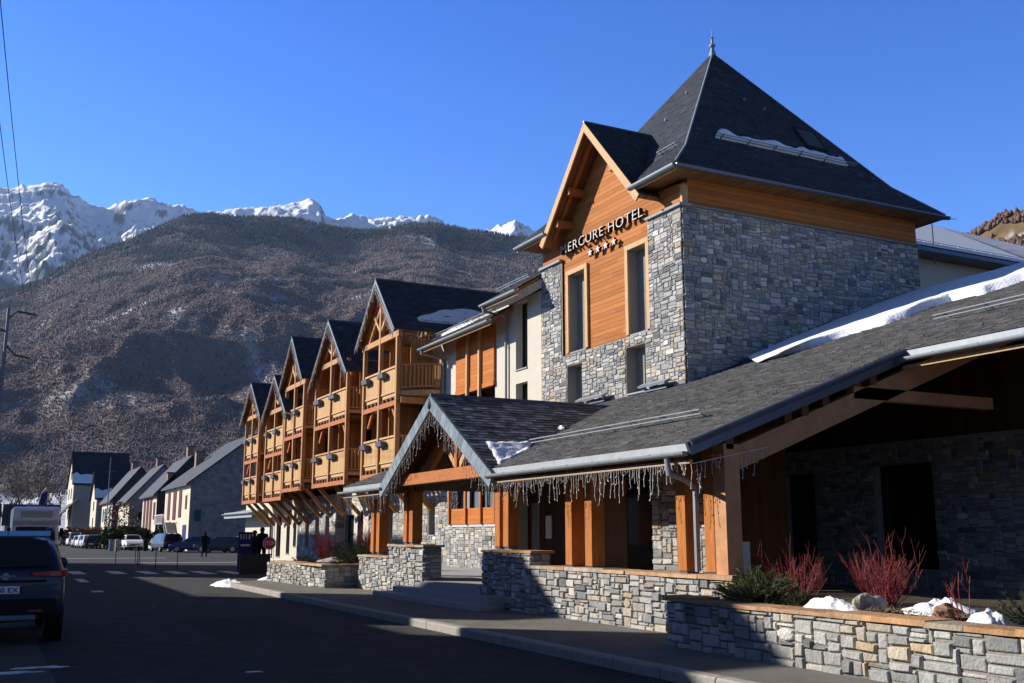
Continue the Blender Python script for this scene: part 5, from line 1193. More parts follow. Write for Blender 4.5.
# ================================================================== PEOPLE
def person(x,y,z,h,rot,label,pose='stand',hairm='hair',coat='darkcloth'):
    k=h/1.75; me=bpy.data.meshes.new('person'); 
    J={'pel':(0,0,.95),'spine':(0,0,1.18),'chest':(0,.01,1.38),'neck':(0,.01,1.50),'head':(0,.0,1.60),'top':(0,0,1.71),
       'lh':(-.10,0,.90),'lk':(-.11,.03,.50),'la':(-.11,.0,.09),'lt':(-.12,.16,.04),'rh':(.10,0,.90),'rk':(.11,.03,.50),'ra':(.11,0,.09),'rt':(.12,.16,.04),
       'ls':(-.18,0,1.42),'le':(-.25,-.02,1.14),'lw':(-.24,.08,.90),'lf':(-.23,.12,.80),'rs':(.18,0,1.42),'re':(.25,-.02,1.14),'rw':(.24,.08,.90),'rf':(.23,.12,.80)}
    if pose=='walk': J.update(lk=(-.10,.18,.52),la=(-.10,.22,.10),lt=(-.10,.38,.06),rk=(.10,-.02,.50),ra=(.10,-.28,.13),rt=(.10,-.16,.04))
    E_=[('pel','spine'),('spine','chest'),('chest','neck'),('neck','head'),('head','top'),('pel','lh'),('lh','lk'),('lk','la'),('la','lt'),('pel','rh'),('rh','rk'),('rk','ra'),('ra','rt'),('chest','ls'),('ls','le'),('le','lw'),('lw','lf'),('chest','rs'),('rs','re'),('re','rw'),('rw','rf')]
    Rd=dict(pel=.17,spine=.16,chest=.17,neck=.065,head=.10,top=.07,lh=.115,lk=.075,la=.05,lt=.04,rh=.115,rk=.075,ra=.05,rt=.04,ls=.085,le=.06,lw=.045,lf=.035,rs=.085,re=.06,rw=.045,rf=.035)
    ks_=list(J); me.from_pydata([tuple(c*k for c in J[q]) for q in ks_],[(ks_.index(a),ks_.index(b)) for a,b in E_],[])
    o=bpy.data.objects.new('person',me); col.objects.link(o); o.modifiers.new('skin','SKIN'); 
    for i,q in enumerate(ks_): me.skin_vertices[0].data[i].radius=(Rd[q]*k,)*2
    me.skin_vertices[0].data[0].use_root=True; s=o.modifiers.new('ss','SUBSURF'); s.levels=1; s.render_levels=2
    me.materials.append(M_[coat]); o.location=(x,y,z); o.rotation_euler=(0,0,rot)
    q=MB(); q.blob((x,y,z+1.66*k),.105*k,.12*k,.12*k,hairm,seed=2,amp=.05); hd=q.build('hair',o); hd.location=(0,0,0)
    return tag(o,label,'person')
person(14.0,75.5,.0,1.8,R(180),'walking person in dark clothes on the far side street, left of the blue panel','walk','darkcloth')
def atx(px,Y):
    d=cw+cr*(px-512)/F-cu*(540-341.5)/F; return d[0]/d[1]*Y
person(atx(254.5,46.5),46.5,.12,1.66,R(30),'shorter person with grey hair, in dark clothes, standing right of the blue panel','stand','hair','navy')
person(atx(262,47),47,.12,1.80,R(-20),'taller person in dark clothes just left of the stop sign','stand','darkcloth','darkcloth')
# ================================================================== STREET FURNITURE
def sign_disc(x,y,z):
    t=thing('stop_sign',(x,y,.1),'red octagonal stop sign reading STOP left of the far planter','sign'); q=MB(); q.tube([(x,y,.1),(x,y,z+.3)],.03,'zincdark',8); q.build('pole',t)
    q=MB(); pr=[(math.cos(math.pi/8+i*math.pi/4),math.sin(math.pi/8+i*math.pi/4)) for i in range(8)]
    d=Vector((-x,-y,0)).normalized(); u=Vector((-d.y,d.x,0)); 
    c=Vector((x,y,z))+d*.05
    q.prism(pr,lambda p,s:c+u*p[0]*.29+Vector((0,0,p[1]*.29))+d*s,0,.012,'white'); q.prism(pr,lambda p,s:c+u*p[0]*.265+Vector((0,0,p[1]*.265))+d*s,.0121,.016,'red'); q.build('sign_plate',t)
    place_text('STOP','sign_text',t,c-u*.20+Vector((0,0,-.08))+d*.018,u,d,.40,.16,.004,'white',bold=.02)
sign_disc(atx(269.5,45),45,1.24)
nx_=atx(238.5,45); q=thing('notice_panel',(nx_+.4,45,0),'small dark blue notice panel with pale marks left of the two standing people','sign')
mb=MB(); mb.box((nx_,45,.1),(nx_+.60,45.06,1.72),'bluesign'); mb.build('panel',q)
mb=MB()
for a,b in((.08,.13),(.20,.23),(.31,.34),(.43,.50)): mb.box((nx_+a,44.985,1.42),(nx_+b,44.999,1.62),'letter')
mb.box((nx_+.1,44.985,1.12),(nx_+.5,44.999,1.2),'letter'); mb.build('panel_marks',q)
mb=MB(); mb.box((atx(241,40.5),40.5,.1),(atx(281,39),40.6,.82),'frame'); mb.box((atx(241,40.5)-.03,40.45,.82),(atx(281,39)+.03,40.65,.87),'black'); tag(mb.build('shade_dark_fence'),'shade-coloured low boarded fence in front of the stop sign and two standing people','fence')  # near-black boards: the shade over the fence is put into its colour
def hoop(x,y,w,label,dy=.0):
    q=MB(); q.tube([(x,y,-.01),(x,y,.92),(x+.05,y+dy*.1,1.0),(x+w-.05,y+dy*.9,1.0),(x+w,y+dy,.92),(x+w,y+dy,-.01)],.02,'black',6); tag(q.build('barrier_hoop'),label,'barrier','black barrier hoops at the junction')
hoop(at(115,63),62,.0+1.0,'black barrier hoop left of the middle of the junction',-.3)
hoop(at(157,52),52,.95,'black barrier hoop nearest to the crosswalk',-.3)
hoop(at(139,58),58,.08,'thin black post between the two barrier hoops')
def bin_(x,y,label,m='zincdark'):
    q=MB(); q.lathe([(.25,0),(.27,.1),(.27,1.0),(.30,1.02),(.3,1.1),(.2,1.15)],(x,y,0),m,10); tag(q.build('litter_bin'),label,'bin','bins and posts by the hedge')
bin_(at(112,112),112,'grey litter bin right of the utility pole'); bin_(at(146,110),110,'dark litter bin between the white car and the people carrier','black'); bin_(at(118,111),111,'pale short post beside the litter bin','kerb')
def upole(x,y,h,label,arms=(),r=.09,name='utility_pole'):
    t=thing(name,(x,y,0),label,'pole'); q=MB(); q.tube([(x,y,0),(x,y,h)],r,'zincdark',8,r2=r*.6); q.build('pole',t)
    for a in arms: q=MB(); q.tube(a,r*.45,'zincdark',6); q.build('arm',t)
    return t
px_=at(105,128); upole(px_,128,10.5,'tall dark pole among the parked cars in the far street',[[(px_-.35,128,8.9),(px_+.6,128,8.9)],[(px_-.1,128,8.0),(px_+.35,128,8.0)]],r=.075)
d_=cw+cr*(3-512)/F-cu*(370-341.5)/F; PXx=d_[0]/d_[1]*60
ar=[[(PXx,60,13.0),(PXx+.45,60,13.45),(PXx+1.35,60,13.35)],[(PXx,60,11.6),(PXx+.5,60,11.05),(PXx+1.25,60,10.95)],[(PXx,60,12.3),(PXx-1.0,60,12.6)]]
upole(PXx,60,13.6,'electricity pole with curved arms at the left edge',ar,r=.13)
def ray_at(px,py,Y):
    d=cw+cr*(px-512)/F-cu*(py-341.5)/F; return Vector((d[0]/d[1]*Y,Y,H+d[2]/d[1]*Y))
def ext(a,b): a=Vector(a); return a+(b-a)*1.9
for i,(a,b_,lab) in enumerate((((PXx+1.3,60,13.25),ext((PXx+1.3,60,13.25),ray_at(9,0,24)),'right power line running overhead at the left edge'),((PXx+.95,60,13.3),ext((PXx+.95,60,13.3),ray_at(-1,40,26)),'left power line running overhead at the left edge'))):
    q=MB(); a=Vector(a);b_=Vector(b_); q.tube([a.lerp(b_,k/24)-Vector((0,0,1.1*math.sin(math.pi*k/24))) for k in range(25)],.012,'black',4); tag(q.build('power_line'),lab,'cable','power lines')
# blue feather flag
q=MB(); fx=at(36,66); q.tube([(fx-.2,66,0),(fx-.15,66,2.6),(fx+.1,66,4.0),(fx+.35,66,4.3)],.03,'zincdark',6); q.poly([(fx-.14,65.95,1.1),(fx+.20,65.95,1.3),(fx+.40,65.95,4.15),(fx+.1,65.95,3.9),(fx-.12,65.95,2.6),(fx-.14,66.0,1.1),(fx+.20,66.0,1.3),(fx+.40,66.0,4.15),(fx+.1,66.0,3.9),(fx-.12,66.0,2.6)],[(0,1,2,3,4),(9,8,7,6,5),(0,5,6,1),(1,6,7,2)],'bluesign'); tag(q.build('feather_flag'),'narrow blue feather flag standing left of the motorhome','flag')
# ================================================================== FAR STREET: HOUSES
def dray(px,py): return cw+cr*(px-512)/F-cu*(py-341.5)/F
def PY(px,py,Y): d=dray(px,py); t=Y/d[1]; return Vector((d[0]*t,Y,H+d[2]*t))
def PX_(px,py,X): d=dray(px,py); t=X/d[0]; return Vector((X,d[1]*t,H+d[2]*t))
M_['farstone']=mat('far stone wall',(.22,.22,.22),.95,noise_amt=.5,nscale=1.6,bump=1,bscale=3)
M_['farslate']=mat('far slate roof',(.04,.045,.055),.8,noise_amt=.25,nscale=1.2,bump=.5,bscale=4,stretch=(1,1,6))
M_['farslatelit']=mat('sunlit far slate roof',(.075,.083,.10),.8,noise_amt=.25,nscale=1.2,bump=.5,bscale=4,stretch=(1,1,6))  # paler copy of the far slate, sunlight put into the colour
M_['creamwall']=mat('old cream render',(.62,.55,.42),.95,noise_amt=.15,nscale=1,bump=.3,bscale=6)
M_['greywall']=mat('grey and shaded render',(.30,.29,.28),.95,noise_amt=.15,nscale=1)
M_['redwood']=mat('oxblood shutter',(.10,.025,.018),.7); M_['greenwood']=mat('green shutter',(.02,.09,.08),.7); M_['chim']=mat('chimney brick',(.30,.20,.15),.9,noise_amt=.2,nscale=3)
def gable_house(name,label,x0,x1,y0,y1,ze,zr,axis,wm,rm,front='greywall',ov=.5,wins=(),chim=(),wincol='frame',snow=0,grp=None,cat='house'):
    """axis 'y': ridge along the street; 'x': ridge across it"""
    t=thing(name,((x0+x1)/2,(y0+y1)/2,0),label,cat,grp); q=MB()
    if axis=='y':
        xm=(x0+x1)/2; q.prism([(x0,0),(x1,0),(x1,ze),(xm,zr),(x0,ze)],lambda p,s:(p[0],s,p[1]),y0,y1,front); 
        q.box((x0-.02,y0+.02,0),(x0+.15,y1-.02,ze-.05),wm)
    else:
        ym=(y0+y1)/2; q.prism([(y0,0),(y1,0),(y1,ze),(ym,zr),(y0,ze)],lambda p,s:(s,p[0],p[1]),x0,x1,wm); q.box((x0+.2,y0-.02,0),(x1-.02,y0+.15,ze-.05),front)
    q.build('wall',t); q=MB(); th=.22
    if axis=='y':
        sl=(zr-ze)/((x1-x0)/2)
        for s,xa in((1,x0),(-1,x1)):
            q.prism([(xa-s*ov,ze-sl*ov+.02),(xm,zr+.02),(xm,zr+th),(xa-s*ov,ze-sl*ov+th)],lambda p,u:(p[0],u,p[1]),y0-ov*.6,y1+ov*.6,rm)
    else:
        sl=(zr-ze)/((y1-y0)/2)
        for s,ya in((1,y0),(-1,y1)):
            q.prism([(ya-s*ov,ze-sl*ov+.02),(ym,zr+.02),(ym,zr+th),(ya-s*ov,ze-sl*ov+th)],lambda p,u:(u,p[0],p[1]),x0-ov*.6,x1+ov*.6,rm)
    rf=q.build('roof',t)
    if snow and axis=='x':
        f0,f1=0.02,snow; q=MB(); n=14; a0=(y0-ov,ze-sl*ov+th+.04); a1=(ym,zr+th+.04); rows=[]
        for j in range(5):
            for i in range(n+1):
                f=f0+(f1*(.8+.35*noise.noise(Vector((i*.6,x0,1))))-f0)*j/4; rows.append((x0-ov*.5+(x1-x0+ov)*i/n,a0[0]+(a1[0]-a0[0])*f,a0[1]+(a1[1]-a0[1])*f))
        q.poly(rows,[(j*(n+1)+i,j*(n+1)+i+1,(j+1)*(n+1)+i+1,(j+1)*(n+1)+i) for j in range(4) for i in range(n)],'snow'); q.build('roof_snow',t)
    for (cx,cy,cz,ch) in chim:
        q=MB(); q.box((cx-.45,cy-.5,cz-1),(cx+.45,cy+.5,cz+ch),'chim'); q.box((cx-.55,cy-.6,cz+ch),(cx+.55,cy+.6,cz+ch+.12),'farslatelit'); q.build('chimney',rf)
    for (face,a,b,c,d,m) in wins:   # street face 's': y,z ; gable face 'g': x,z
        q=MB()
        if face=='s': q.box((x0-.08,a,b),(x0+.1,c,d),m)
        else: q.box((a,y0-.08,b),(c,y0+.1,d),m)
        q.build('window',t)
    return t
hx=18.3
hA=gable_house('stone_house','big stone house with dark shaded gable and long slate roof beyond the hotel',hx,31.5,107.7,124,6.9,12.1,'y','creamwall','farslatelit',front='farstone',
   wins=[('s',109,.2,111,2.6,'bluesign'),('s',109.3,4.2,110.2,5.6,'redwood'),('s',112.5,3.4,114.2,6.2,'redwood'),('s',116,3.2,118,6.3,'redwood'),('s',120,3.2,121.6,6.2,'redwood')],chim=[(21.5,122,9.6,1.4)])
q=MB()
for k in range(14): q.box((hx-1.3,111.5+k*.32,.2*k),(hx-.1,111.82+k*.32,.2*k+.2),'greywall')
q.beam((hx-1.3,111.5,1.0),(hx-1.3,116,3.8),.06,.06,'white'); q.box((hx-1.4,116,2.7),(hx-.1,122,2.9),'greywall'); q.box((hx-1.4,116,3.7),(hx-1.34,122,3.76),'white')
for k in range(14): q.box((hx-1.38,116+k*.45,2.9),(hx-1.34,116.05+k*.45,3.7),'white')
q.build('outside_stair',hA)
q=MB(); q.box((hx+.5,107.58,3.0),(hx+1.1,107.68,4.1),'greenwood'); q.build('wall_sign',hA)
gable_house('row_house','cream house with tall oxblood shutters and lit slate roof left of the big stone house',17.8,25.2,127,139,6.6,10.8,'y','creamwall','farslatelit',front='farslate',
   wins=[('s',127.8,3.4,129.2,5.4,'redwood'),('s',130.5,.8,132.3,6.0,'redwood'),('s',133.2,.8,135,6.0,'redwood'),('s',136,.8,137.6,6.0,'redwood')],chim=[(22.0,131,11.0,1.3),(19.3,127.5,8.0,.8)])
gable_house('row_house','grey gabled house half hidden behind a bare bush in the far row',17.0,25.2,146,158,6.3,10.9,'y','creamwall','farslatelit',front='greywall',
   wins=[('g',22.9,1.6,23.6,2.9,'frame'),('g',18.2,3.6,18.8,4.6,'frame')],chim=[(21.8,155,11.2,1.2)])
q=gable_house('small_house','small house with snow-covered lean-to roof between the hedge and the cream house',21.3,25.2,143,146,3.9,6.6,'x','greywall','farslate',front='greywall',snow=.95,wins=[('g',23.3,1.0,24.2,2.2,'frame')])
gable_house('row_house','cream house with green shutters and blue-grey gable behind the lamp pole',16.6,24.0,163,178,6.9,11.6,'y','creamwall','farslatelit',front='farslate',
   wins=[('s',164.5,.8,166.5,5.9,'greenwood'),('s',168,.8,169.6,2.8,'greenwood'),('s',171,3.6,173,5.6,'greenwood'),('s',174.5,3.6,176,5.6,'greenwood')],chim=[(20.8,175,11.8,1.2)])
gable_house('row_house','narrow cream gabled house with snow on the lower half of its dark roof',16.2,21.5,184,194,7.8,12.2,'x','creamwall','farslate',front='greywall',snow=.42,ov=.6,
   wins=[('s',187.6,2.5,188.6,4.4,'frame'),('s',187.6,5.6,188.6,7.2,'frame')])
gable_house('tall_house','tallest cream house of the far row with a steep dark roof, snow along its eave',14.4,24.5,212,227,11.3,17.6,'x','creamwall','farslate',front='greywall',snow=.40,ov=.5,  # grey camera-side wall: shade put into the colour of the cream house
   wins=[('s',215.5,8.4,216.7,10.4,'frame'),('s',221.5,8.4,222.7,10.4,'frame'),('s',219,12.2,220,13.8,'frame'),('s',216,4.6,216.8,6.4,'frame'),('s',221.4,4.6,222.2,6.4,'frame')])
q=MB(); q.prism([(11.6,4.6),(15,8.2),(15,8.0),(11.6,4.4)],lambda p,s:(p[0],s,p[1]),209,222,'farslatelit')
for y in(209.5,215,221): q.box((11.8,y,0),(12.0,y+.2,4.5),'wooddark')
tag(q.build('lean_to'),'open lean-to roof on posts at the street side of the tallest house','shelter')
gable_house('low_house','long low dark-roofed house behind the motorhome at the left edge',3.5,13.4,232,242,4.0,7.6,'x','greywall','farslate',front='greywall',ov=.8,snow=0)
gable_house('low_house','low house with small white gable behind the feather flag at the left edge',-4,2.2,225,232,3.6,7.4,'x','creamwall','farslate',front='greywall',ov=.8,snow=.2)
# hedge and bushes
M_['leaf']=mat('hedge leaf',attr=True,rough=.7)
def leafmass(name,label,cx,cy,z0,rx,ry,h,n,seed,cols,size,cat='hedge',grp=None,trunk=False):
    r=random.Random(seed); q=MB(); 
    for _ in range(n):
        a=r.random()*6.28; ph=math.acos(2*r.random()-1); k=(.6+.4*r.random()**.5)*(1+.25*noise.noise(Vector((a*1.5,ph*2,seed))))
        p=Vector((cx+rx*k*math.sin(ph)*math.cos(a),cy+ry*k*math.sin(ph)*math.sin(a),z0+h*.5+h*.5*k*math.cos(ph)))
        d=Vector((r.gauss(0,1),r.gauss(0,1),r.gauss(0,1))).normalized(); s=d.orthogonal().normalized(); e=d.cross(s); L=size*(.6+.8*r.random()); c=r.choice(cols); f=.7+.6*r.random()
        q.face([p-s*L-e*L*.4,p+s*L-e*L*.5,p+s*L*.3+e*L],'leaf',tuple(v*f for v in c))
    if trunk:
        for k in range(5): a=r.random()*6.28; q.tube([(cx,cy,0),(cx+.2*math.cos(a),cy,z0+h*.3),(cx+rx*.5*math.cos(a),cy+ry*.5*math.sin(a),z0+h*.8)],.05,'bark',5,r2=.015)
    else:
        q.blob((cx,cy,z0+h*.5),rx*.7,ry*.7,h*.42,'leaf',cols[0],seed=seed,amp=.2)
    return tag(q.build(name),label,cat,grp)
G_=[(.03,.05,.018),(.045,.07,.02),(.02,.035,.015)]
leafmass('hedge','dark green hedge behind the white car and lamp pole',at(127,121),121,0,3.2,1.6,2.6,1500,1,G_,.16)
leafmass('hedge','small green hedge behind the people carrier in front of the oxblood shutters',at(168,119),119,0,1.6,1.2,2.9,700,2,G_,.15)
leafmass('hedge','low russet hedge behind the left row of parked cars',at(88,168),168,0,6,1.2,2.8,900,3,[(.14,.05,.025),(.10,.045,.03)],.2)
# bare trees
def bare_tree(x,y,h,seed,label,grp,m='bark',sp=.55,lv=4,th=.16,nm='bare_tree',z=0):
    r=random.Random(seed); t=thing(nm,(x,y,z),label,'tree',grp); tr=MB(); cr_=MB()
    def br(p,d,L,rad,lev):
        q=Vector(p); pts=[q.copy()]; dd=Vector(d)
        for i in range(4): dd=(dd+Vector((r.gauss(0,.12),r.gauss(0,.12),.05))).normalized(); q=q+dd*L/4; pts.append(q.copy())
        (tr if lev==0 else cr_).tube(pts,rad,m,5 if lev<2 else 3,r2=rad*.6,cap=False)
        if lev<lv:
            for _ in range(3 if lev<2 else 3): 
                a=r.random()*6.28; e=(dd+Vector((math.cos(a),math.sin(a),.2))*sp*(.7+.6*r.random())).normalized(); br(pts[r.choice([2,3,4])],e,L*(.55+.25*r.random()),rad*.55,lev+1)
    br((x,y,z),(0,0,1),h*.38,th,0); tr.build('trunk',t); cr_.build('crown',t); return t
M_['russet']=mat('russet twigs',(.17,.085,.05),.9)
leafmass('bare_bush','russet leafless bush in front of the grey gabled house',at(120,126),126,.2,1.9,1.5,5.2,1500,5,[(.16,.085,.055),(.11,.06,.045),(.20,.12,.08)],.11,cat='shrub',trunk=True)
for i,(px,Y,h_,lab) in enumerate([(6,250,22,'bare tree at the far left edge of the valley'),(22,262,20,'bare tree second from the left behind the low roofs'),(38,258,21,'bare tree third from the left behind the low roofs'),(52,270,20,'bare tree just left of the tallest house'),(14,300,19,'bare tree standing in the gap between the two left trees'),(45,300,20,'bare tree farther back left of the tallest house')]):
    bare_tree(at(px,Y),Y,h_,40+i,lab,'bare trees behind the low houses',sp=.6,lv=5,th=.3)
# unseen neighbours on the left side of the street whose shadows fall across the road
def left_house(name,label,prof,x0,x1,grp='houses across the street'):
    t=thing(name,(x1,prof[0][0],0),label,'house',grp); q=MB(); q.prism(prof,lambda p,s:(s,p[0],p[1]),x0,x1,'creamwall'); q.build('wall',t)
    ys=[p[0] for p in prof]; zs=[p[1] for p in prof]; q=MB(); top=[p for p in prof if p[1]>0]
    for a,b in zip(top[:-1],top[1:]):
        q.prism([(a[0],a[1]+.001),(b[0],b[1]+.001),(b[0],b[1]+.06),(a[0],a[1]+.06)],lambda p,s:(s,p[0],p[1]),x0-.0,x1+.0,'farslate')
    q.build('roof',t)
    for z in(1.2,4.2,7.2):
        for k in range(3):
            y=min(ys)+(max(ys)-min(ys))*(k+.5)/3
            if z+1.5<max(zs)-1.5: q=MB(); q.box((x1-.02,y-.4,z),(x1+.05,y+.4,z+1.4),'glass'); q.build('window',t)
left_house('street_house','tall house across the street, opposite the entrance steps',[(34.4,0),(34.4,12.55),(36.3,12.65),(40.9,11.4),(40.9,0)],-11,-8)
left_house('street_house','house across the street, opposite the near planter',[(26.1,0),(26.1,11.75),(27.9,12.0),(29.55,11.6),(29.55,0)],-11.5,-8)
left_house('street_house','long low house across the street beside the camera',[(-14,0),(-14,9.2),(34.3,9.35),(34.3,0)],-16,-8.1)
left_house('street_house','low wing across the street, facing the far planter',[(41.2,0),(41.2,8.5),(56,8.6),(56,0)],-13,-8)
left_house('street_house','tallest house across the street, facing the balcony wing',[(60,0),(60,16.4),(75,16.4),(75,0)],-13,-8)
# ================================================================== MOUNTAINS
def fbm(X,Y,seed,octv=6,ridge=False,f=1.0,gain=.5):
    """vectorised value noise"""
    out=np.zeros_like(X); amp=1.0; tot=0
    for o in range(octv):
        x=X*f; y=Y*f; xi=np.floor(x).astype(np.int64); yi=np.floor(y).astype(np.int64); xf=x-xi; yf=y-yi
        u=xf*xf*(3-2*xf); v=yf*yf*(3-2*yf)
        def h(a,b):
            n_=(a*374761393+b*668265263+(seed+o*17)*1442695041)&0xffffffff; n_=((n_^(n_>>13))*1274126177)&0xffffffff; return ((n_^(n_>>16))&0xffff)/65535.0
        n_=(h(xi,yi)*(1-u)+h(xi+1,yi)*u)*(1-v)+(h(xi,yi+1)*(1-u)+h(xi+1,yi+1)*u)*v
        if ridge: n_=1-np.abs(2*n_-1); n_=n_*n_
        out+=n_*amp; tot+=amp; amp*=gain; f*=2.03
    return out/tot
def grid_mesh(name,P,mats,attr=None):
    nj,ni=P.shape[:2]; me=bpy.data.meshes.new(name); nv=nj*ni; me.vertices.add(nv); me.vertices.foreach_set('co',P.reshape(-1).astype(np.float32))
    j,i=np.meshgrid(np.arange(nj-1),np.arange(ni-1),indexing='ij'); q=np.stack([j*ni+i,j*ni+i+1,(j+1)*ni+i+1,(j+1)*ni+i],-1).reshape(-1,4)
    me.loops.add(q.size); me.loops.foreach_set('vertex_index',q.ravel().astype(np.int32)); me.polygons.add(len(q)); me.polygons.foreach_set('loop_start',(np.arange(len(q))*4).astype(np.int32)); me.polygons.foreach_set('use_smooth',[True]*len(q))
    me.update(calc_edges=True); me.validate(); 
    if attr is not None:
        a=me.color_attributes.new('Col','FLOAT_COLOR','POINT'); a.data.foreach_set('color',np.concatenate([attr.reshape(-1,3),np.ones((nv,1))],1).astype(np.float32).ravel())
    for m in mats: me.materials.append(M_[m])
    o=bpy.data.objects.new(name,me); col.objects.link(o); return o
def sky_curve(pts):
    A=[azel(*p) for p in pts]; return np.array([a for a,_ in A]),np.array([e for _,e in A])
M_['forest']=mat('winter forest floor',attr=True,rough=1,spec=.1,noise_amt=.3,nscale=.03)
M_['trees']=mat('bare wood canopy',attr=True,rough=1,spec=.05)
def smooth(a): return a*a*(3-2*a)
def mountain(name,label_kind,curve,r0,r1,a0,a1,na,nr,seed,relief,expo,fs):
    ca,ce=sky_curve(curve); A=np.linspace(a0,a1,na); t=np.linspace(0,1,nr); AA,TT=np.meshgrid(A,t)
    E=np.interp(AA,ca,ce); RR=r0+(r1-r0)*TT; zr=(r1*np.tan(E))
    X=RR*np.sin(AA); Y=RR*np.cos(AA)
    n1=fbm(X+5000,Y+5000,seed,6,True,1/fs); n2=fbm(X+9000-Y*.4,Y*.35+3000,seed+5,5,True,1/(fs*.6))
    env=np.sin(np.pi*np.clip(TT,0,1))**.8
    Z=zr*(TT**expo)*(1-.0*env)+relief*env*(n1*.7+n2*.5-.55)
    L=RR*np.tan(E)*(.62+.38*TT); q=Z/np.maximum(L,1e-6); q=np.where(q>.8,.8+.2*np.tanh((q-.8)/.2),q); Z=L*q
    Z=Z+(RR*np.tan(E)-Z)*smooth(np.clip((TT-.9)*10,0,1))
    return X,Y,np.maximum(Z,-.5*(1-TT)),AA,TT,n1,n2
# -- forested mountain
fc=[(-400,330),(-120,318),(0,292),(40,282),(70,262),(100,250),(130,240),(160,226),(185,216),(205,214),(235,217),(270,217),(300,219),(330,227),(360,231),(385,229),(410,224),(435,223),(465,230),(490,233),(515,238),(545,240),(640,250),(760,300),(900,330)]
X,Y,Z,AA,TT,n1,n2=mountain('m',0,fc,760,3300,R(-9),R(40),520,340,3,300,1.12,800)
Zg=np.gradient(Z,axis=1)
m3=fbm(X+100,Y+800,21,5,False,1/160); m4=fbm(X*1.0+Y*.5,Y*.6+50,33,5,False,1/70)
brown=np.array([.20,.145,.125]); grey=np.array([.17,.15,.155]); green=np.array([.05,.06,.063]); snowc=np.array([.62,.65,.70])
kc=np.clip((m3-.42)*5,0,1)[...,None]; colr=brown*(1-kc)+grey*kc
con=np.clip((m4-.63+.40*(TT-.66))*8,0,1); colr=colr*(1-con[...,None])+green*con[...,None]
sn=np.clip((fbm(X*.8-Y*.5,Y*.9+X*.3,44,5,True,1/190)-.55)*7,0,1)*np.clip((m3-.40)*5,0,1)*(1-con)
fields=np.clip((.075-TT)*60,0,1)*np.clip((fbm(X,Y,55,3,False,1/120)-.45)*12,0,1)*np.clip((R(6)-AA)*40,0,1)
sn=np.maximum(sn*.6*np.clip((TT-.10)*8,0,1),fields); colr=colr*(1-sn[...,None])+snowc*sn[...,None]
P=np.stack([X,Y,Z],-1); o=grid_mesh('mountain',P,['forest'],colr); struct(o)
# canopy: one mass of tiny crowns
rs=np.random.RandomState(5); N=330000
fi=rs.rand(N)*(P.shape[1]-1); ft=rs.rand(N)**1.35*(P.shape[0]-1)
def samp(G): 
    i=np.floor(fi).astype(int).clip(0,G.shape[1]-2); j=np.floor(ft).astype(int).clip(0,G.shape[0]-2); u=fi-i; v=ft-j
    if G.ndim==3: u=u[:,None]; v=v[:,None]
    return (G[j,i]*(1-u)+G[j,i+1]*u)*(1-v)+(G[j+1,i]*(1-u)+G[j+1,i+1]*u)*v
pp=samp(P); cc_=samp(con); s_=samp(sn); tt=samp(TT); keep=(rs.rand(N)>s_*.95)&(tt>.02); 
isc=rs.rand(N)<np.clip(cc_*.95+.03+.4*(tt>.95),0,1)
pp=pp[keep];isc=isc[keep];n_=len(pp)
def crowns(name,pp,isc,hb,hc,seed,bc,gc):
    rs=np.random.RandomState(seed); n_=len(pp); h=np.where(isc,hc,hb)*(.65+.7*rs.rand(n_))*np.clip(np.hypot(pp[:,0],pp[:,1])/2600,.42,1.1); w_=np.where(isc,.20,.42)*h; ang=rs.rand(n_)*6.28
    V=np.zeros((n_,5,3)); 
    for k in range(4):
        V[:,k,0]=pp[:,0]+np.cos(ang+k*1.571)*w_; V[:,k,1]=pp[:,1]+np.sin(ang+k*1.571)*w_; V[:,k,2]=pp[:,2]+np.where(isc,.12,.45)*h*(.8+.4*rs.rand(n_))
    V[:,4,0]=pp[:,0]+(rs.rand(n_)-.5)*w_*.6; V[:,4,1]=pp[:,1]; V[:,4,2]=pp[:,2]+h
    W=np.zeros((n_,6,3)); W[:,:5]=V; W[:,5]=pp; W[:,5,2]-=1
    base=np.arange(n_)[:,None,None]*6; tri=np.array([[0,1,4],[1,2,4],[2,3,4],[3,0,4],[1,0,5],[2,1,5],[3,2,5],[0,3,5]])[None]; Ft=(base+tri).reshape(-1,3)
    me=bpy.data.meshes.new(name); me.vertices.add(n_*6); me.vertices.foreach_set('co',W.ravel().astype(np.float32)); me.loops.add(Ft.size); me.loops.foreach_set('vertex_index',Ft.ravel().astype(np.int32)); me.polygons.add(len(Ft)); me.polygons.foreach_set('loop_start',(np.arange(len(Ft))*3).astype(np.int32)); me.update(calc_edges=True)
    c=np.where(isc[:,None],np.array(gc)[None],np.array(bc)[rs.randint(0,len(bc),n_)])*(.9+.3*rs.rand(n_,1)); c=np.repeat(c,6,axis=0)
    a=me.color_attributes.new('Col','FLOAT_COLOR','POINT'); a.data.foreach_set('color',np.concatenate([c,np.ones((len(c),1))],1).astype(np.float32).ravel())
    me.materials.append(M_['trees']); o=bpy.data.objects.new(name,me); col.objects.link(o); return o
o=crowns('mountain_forest',pp,isc,4.6,10,1,[(.20,.15,.13),(.18,.145,.135),(.21,.155,.13),(.18,.16,.165)],(.045,.055,.058)); tag(o,'leafless brown and dark evergreen forest covering the mountain side','forest',kind='stuff')
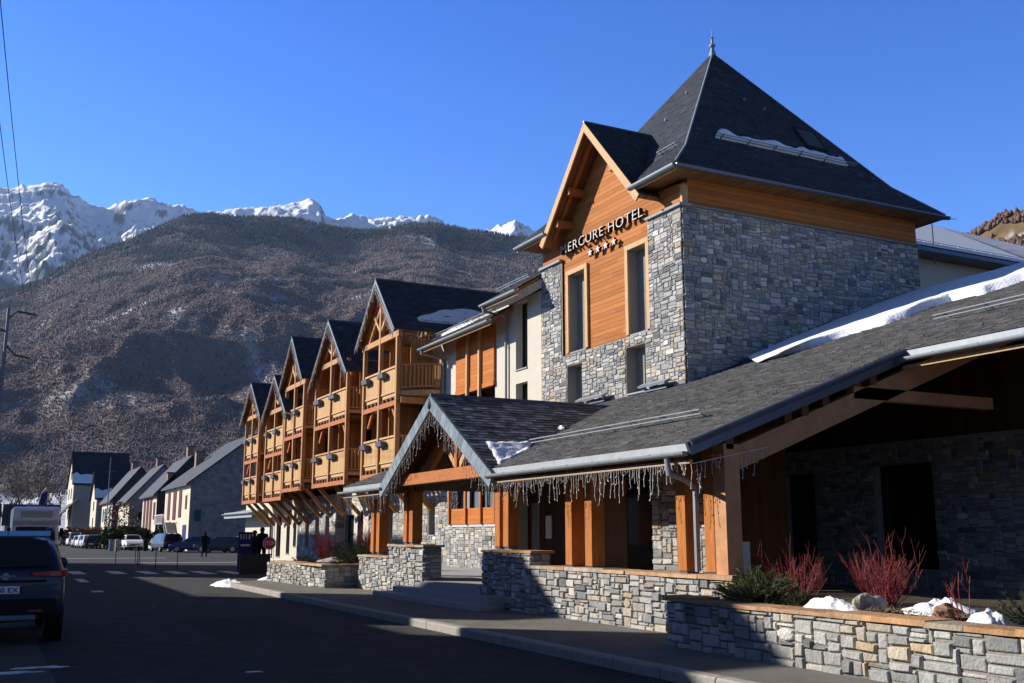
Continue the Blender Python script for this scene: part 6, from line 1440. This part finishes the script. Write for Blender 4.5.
# -- snow peaks behind
pc=[(-400,260),(-150,215),(-40,190),(0,185),(20,186),(45,182),(60,183),(75,195),(95,205),(110,207),(125,200),(148,197),(165,203),(185,206),(200,212),(222,211),(240,208),(262,206),(285,203),(300,199),(311,197),(320,203),(326,214),(338,218),(352,213),(368,217),(395,216),(412,218),(428,214),(440,221),(455,226),(485,231),(500,225),(516,219),(528,227),(545,240),(700,300),(900,330)]
X,Y,Z,AA,TT,n1,n2=mountain('p',0,pc,3200,7200,R(-9),R(40),560,260,9,950,1.0,1900)
det=fbm(X+1300,Y+2100,79,6,True,1/520,.62); env=np.sin(np.pi*np.clip(TT,0,1)*.93)**.7; Z=Z+330*env*(det-.45)+55*env*(fbm(X,Y,78,5,True,1/130,.6)-.45); ca,ce=sky_curve(pc); Em=np.interp(AA,ca,ce)+(fbm(AA*260,AA*0+3,5,5,False,1.0,.6)-.5)*.007; 
Z=np.minimum(Z,np.hypot(X,Y)*np.tan(Em)*(.86+.14*TT))
P2=np.stack([X,Y,Z],-1); dy,dx=np.gradient(Z); gj=np.gradient(np.hypot(X,Y),axis=0); gi=np.hypot(np.gradient(X,axis=1),np.gradient(Y,axis=1))
slope=np.hypot(dy/gj,dx/gi); rk=np.clip((slope-1.62+.9*(fbm(X,Y,91,5,True,1/260,.6)-.42))*8,0,1)
rk=np.maximum(rk,np.clip((.34-TT)*6,0,1)*np.clip((fbm(X,Y,13,5,False,1/150)-.46)*8,0,1)); colr=np.array([.90,.91,.93])*(1-rk[...,None])+np.array([.09,.085,.09])*rk[...,None]
M_['peak']=mat('snow and rock',attr=True,rough=.85,spec=.2); o=grid_mesh('snowy_mountain',P2,['peak'],colr); struct(o)
# -- bare hill at the right
hc=[(800,300),(900,262),(960,240),(985,226),(1000,215),(1024,206),(1100,190),(1300,180)]
X,Y,Z,AA,TT,n1,n2=mountain('h',0,hc,160,620,R(38),R(75),200,120,6,30,1.1,200)
sn=np.clip((fbm(X,Y*1.7,61,4,False,1/26)-.60)*9,0,1)*np.clip((TT-.55)*4,0,1); m5=fbm(X,Y,62,5,False,1/12); colr=(np.array([.165,.115,.062])*(.35+1.3*m5[...,None]))*(1-sn[...,None])+np.array([.75,.77,.8])*sn[...,None]
P3=np.stack([X,Y,Z],-1); o=grid_mesh('hillside',P3,['forest'],colr); struct(o)
rs=np.random.RandomState(8); N=5200; fi=rs.rand(N)*(P3.shape[1]-1); ft=(1-.18*rs.rand(N)**2)*(P3.shape[0]-1); pp=samp(P3); mk=fbm(pp[:,0],pp[:,1],15,3,False,1/30)>.40; pp=pp[mk]
o=crowns('hill_scrub',pp,np.zeros(len(pp),bool),8,9,3,[(.13,.085,.07),(.16,.11,.09)],(.02,.03,.02)); tag(o,'leafless scrub along the crest of the brown hill at the right','scrub',kind='stuff')
# ================================================================== HAZE
hz=bpy.data.materials.new('haze'); hz.use_nodes=True; t=hz.node_tree; t.nodes.remove(t.nodes['Principled BSDF']); v=t.nodes.new('ShaderNodeVolumePrincipled')
v.inputs['Color'].default_value=(.45,.66,1,1); v.inputs['Density'].default_value=2.8e-5; v.inputs['Anisotropy'].default_value=.2; t.links.new(v.outputs[0],t.nodes['Material Output'].inputs['Volume'])
M_['haze']=hz; mb=MB(); mb.box((-9700,-9700,-1.5),(9700,9700,2600),'haze'); o=mb.build('haze',loc=(0,0,0)); o['kind']='stuff'; o['label']='thin blue mountain air'; o['category']='haze'; o.data.color_attributes.remove(o.data.color_attributes[0])
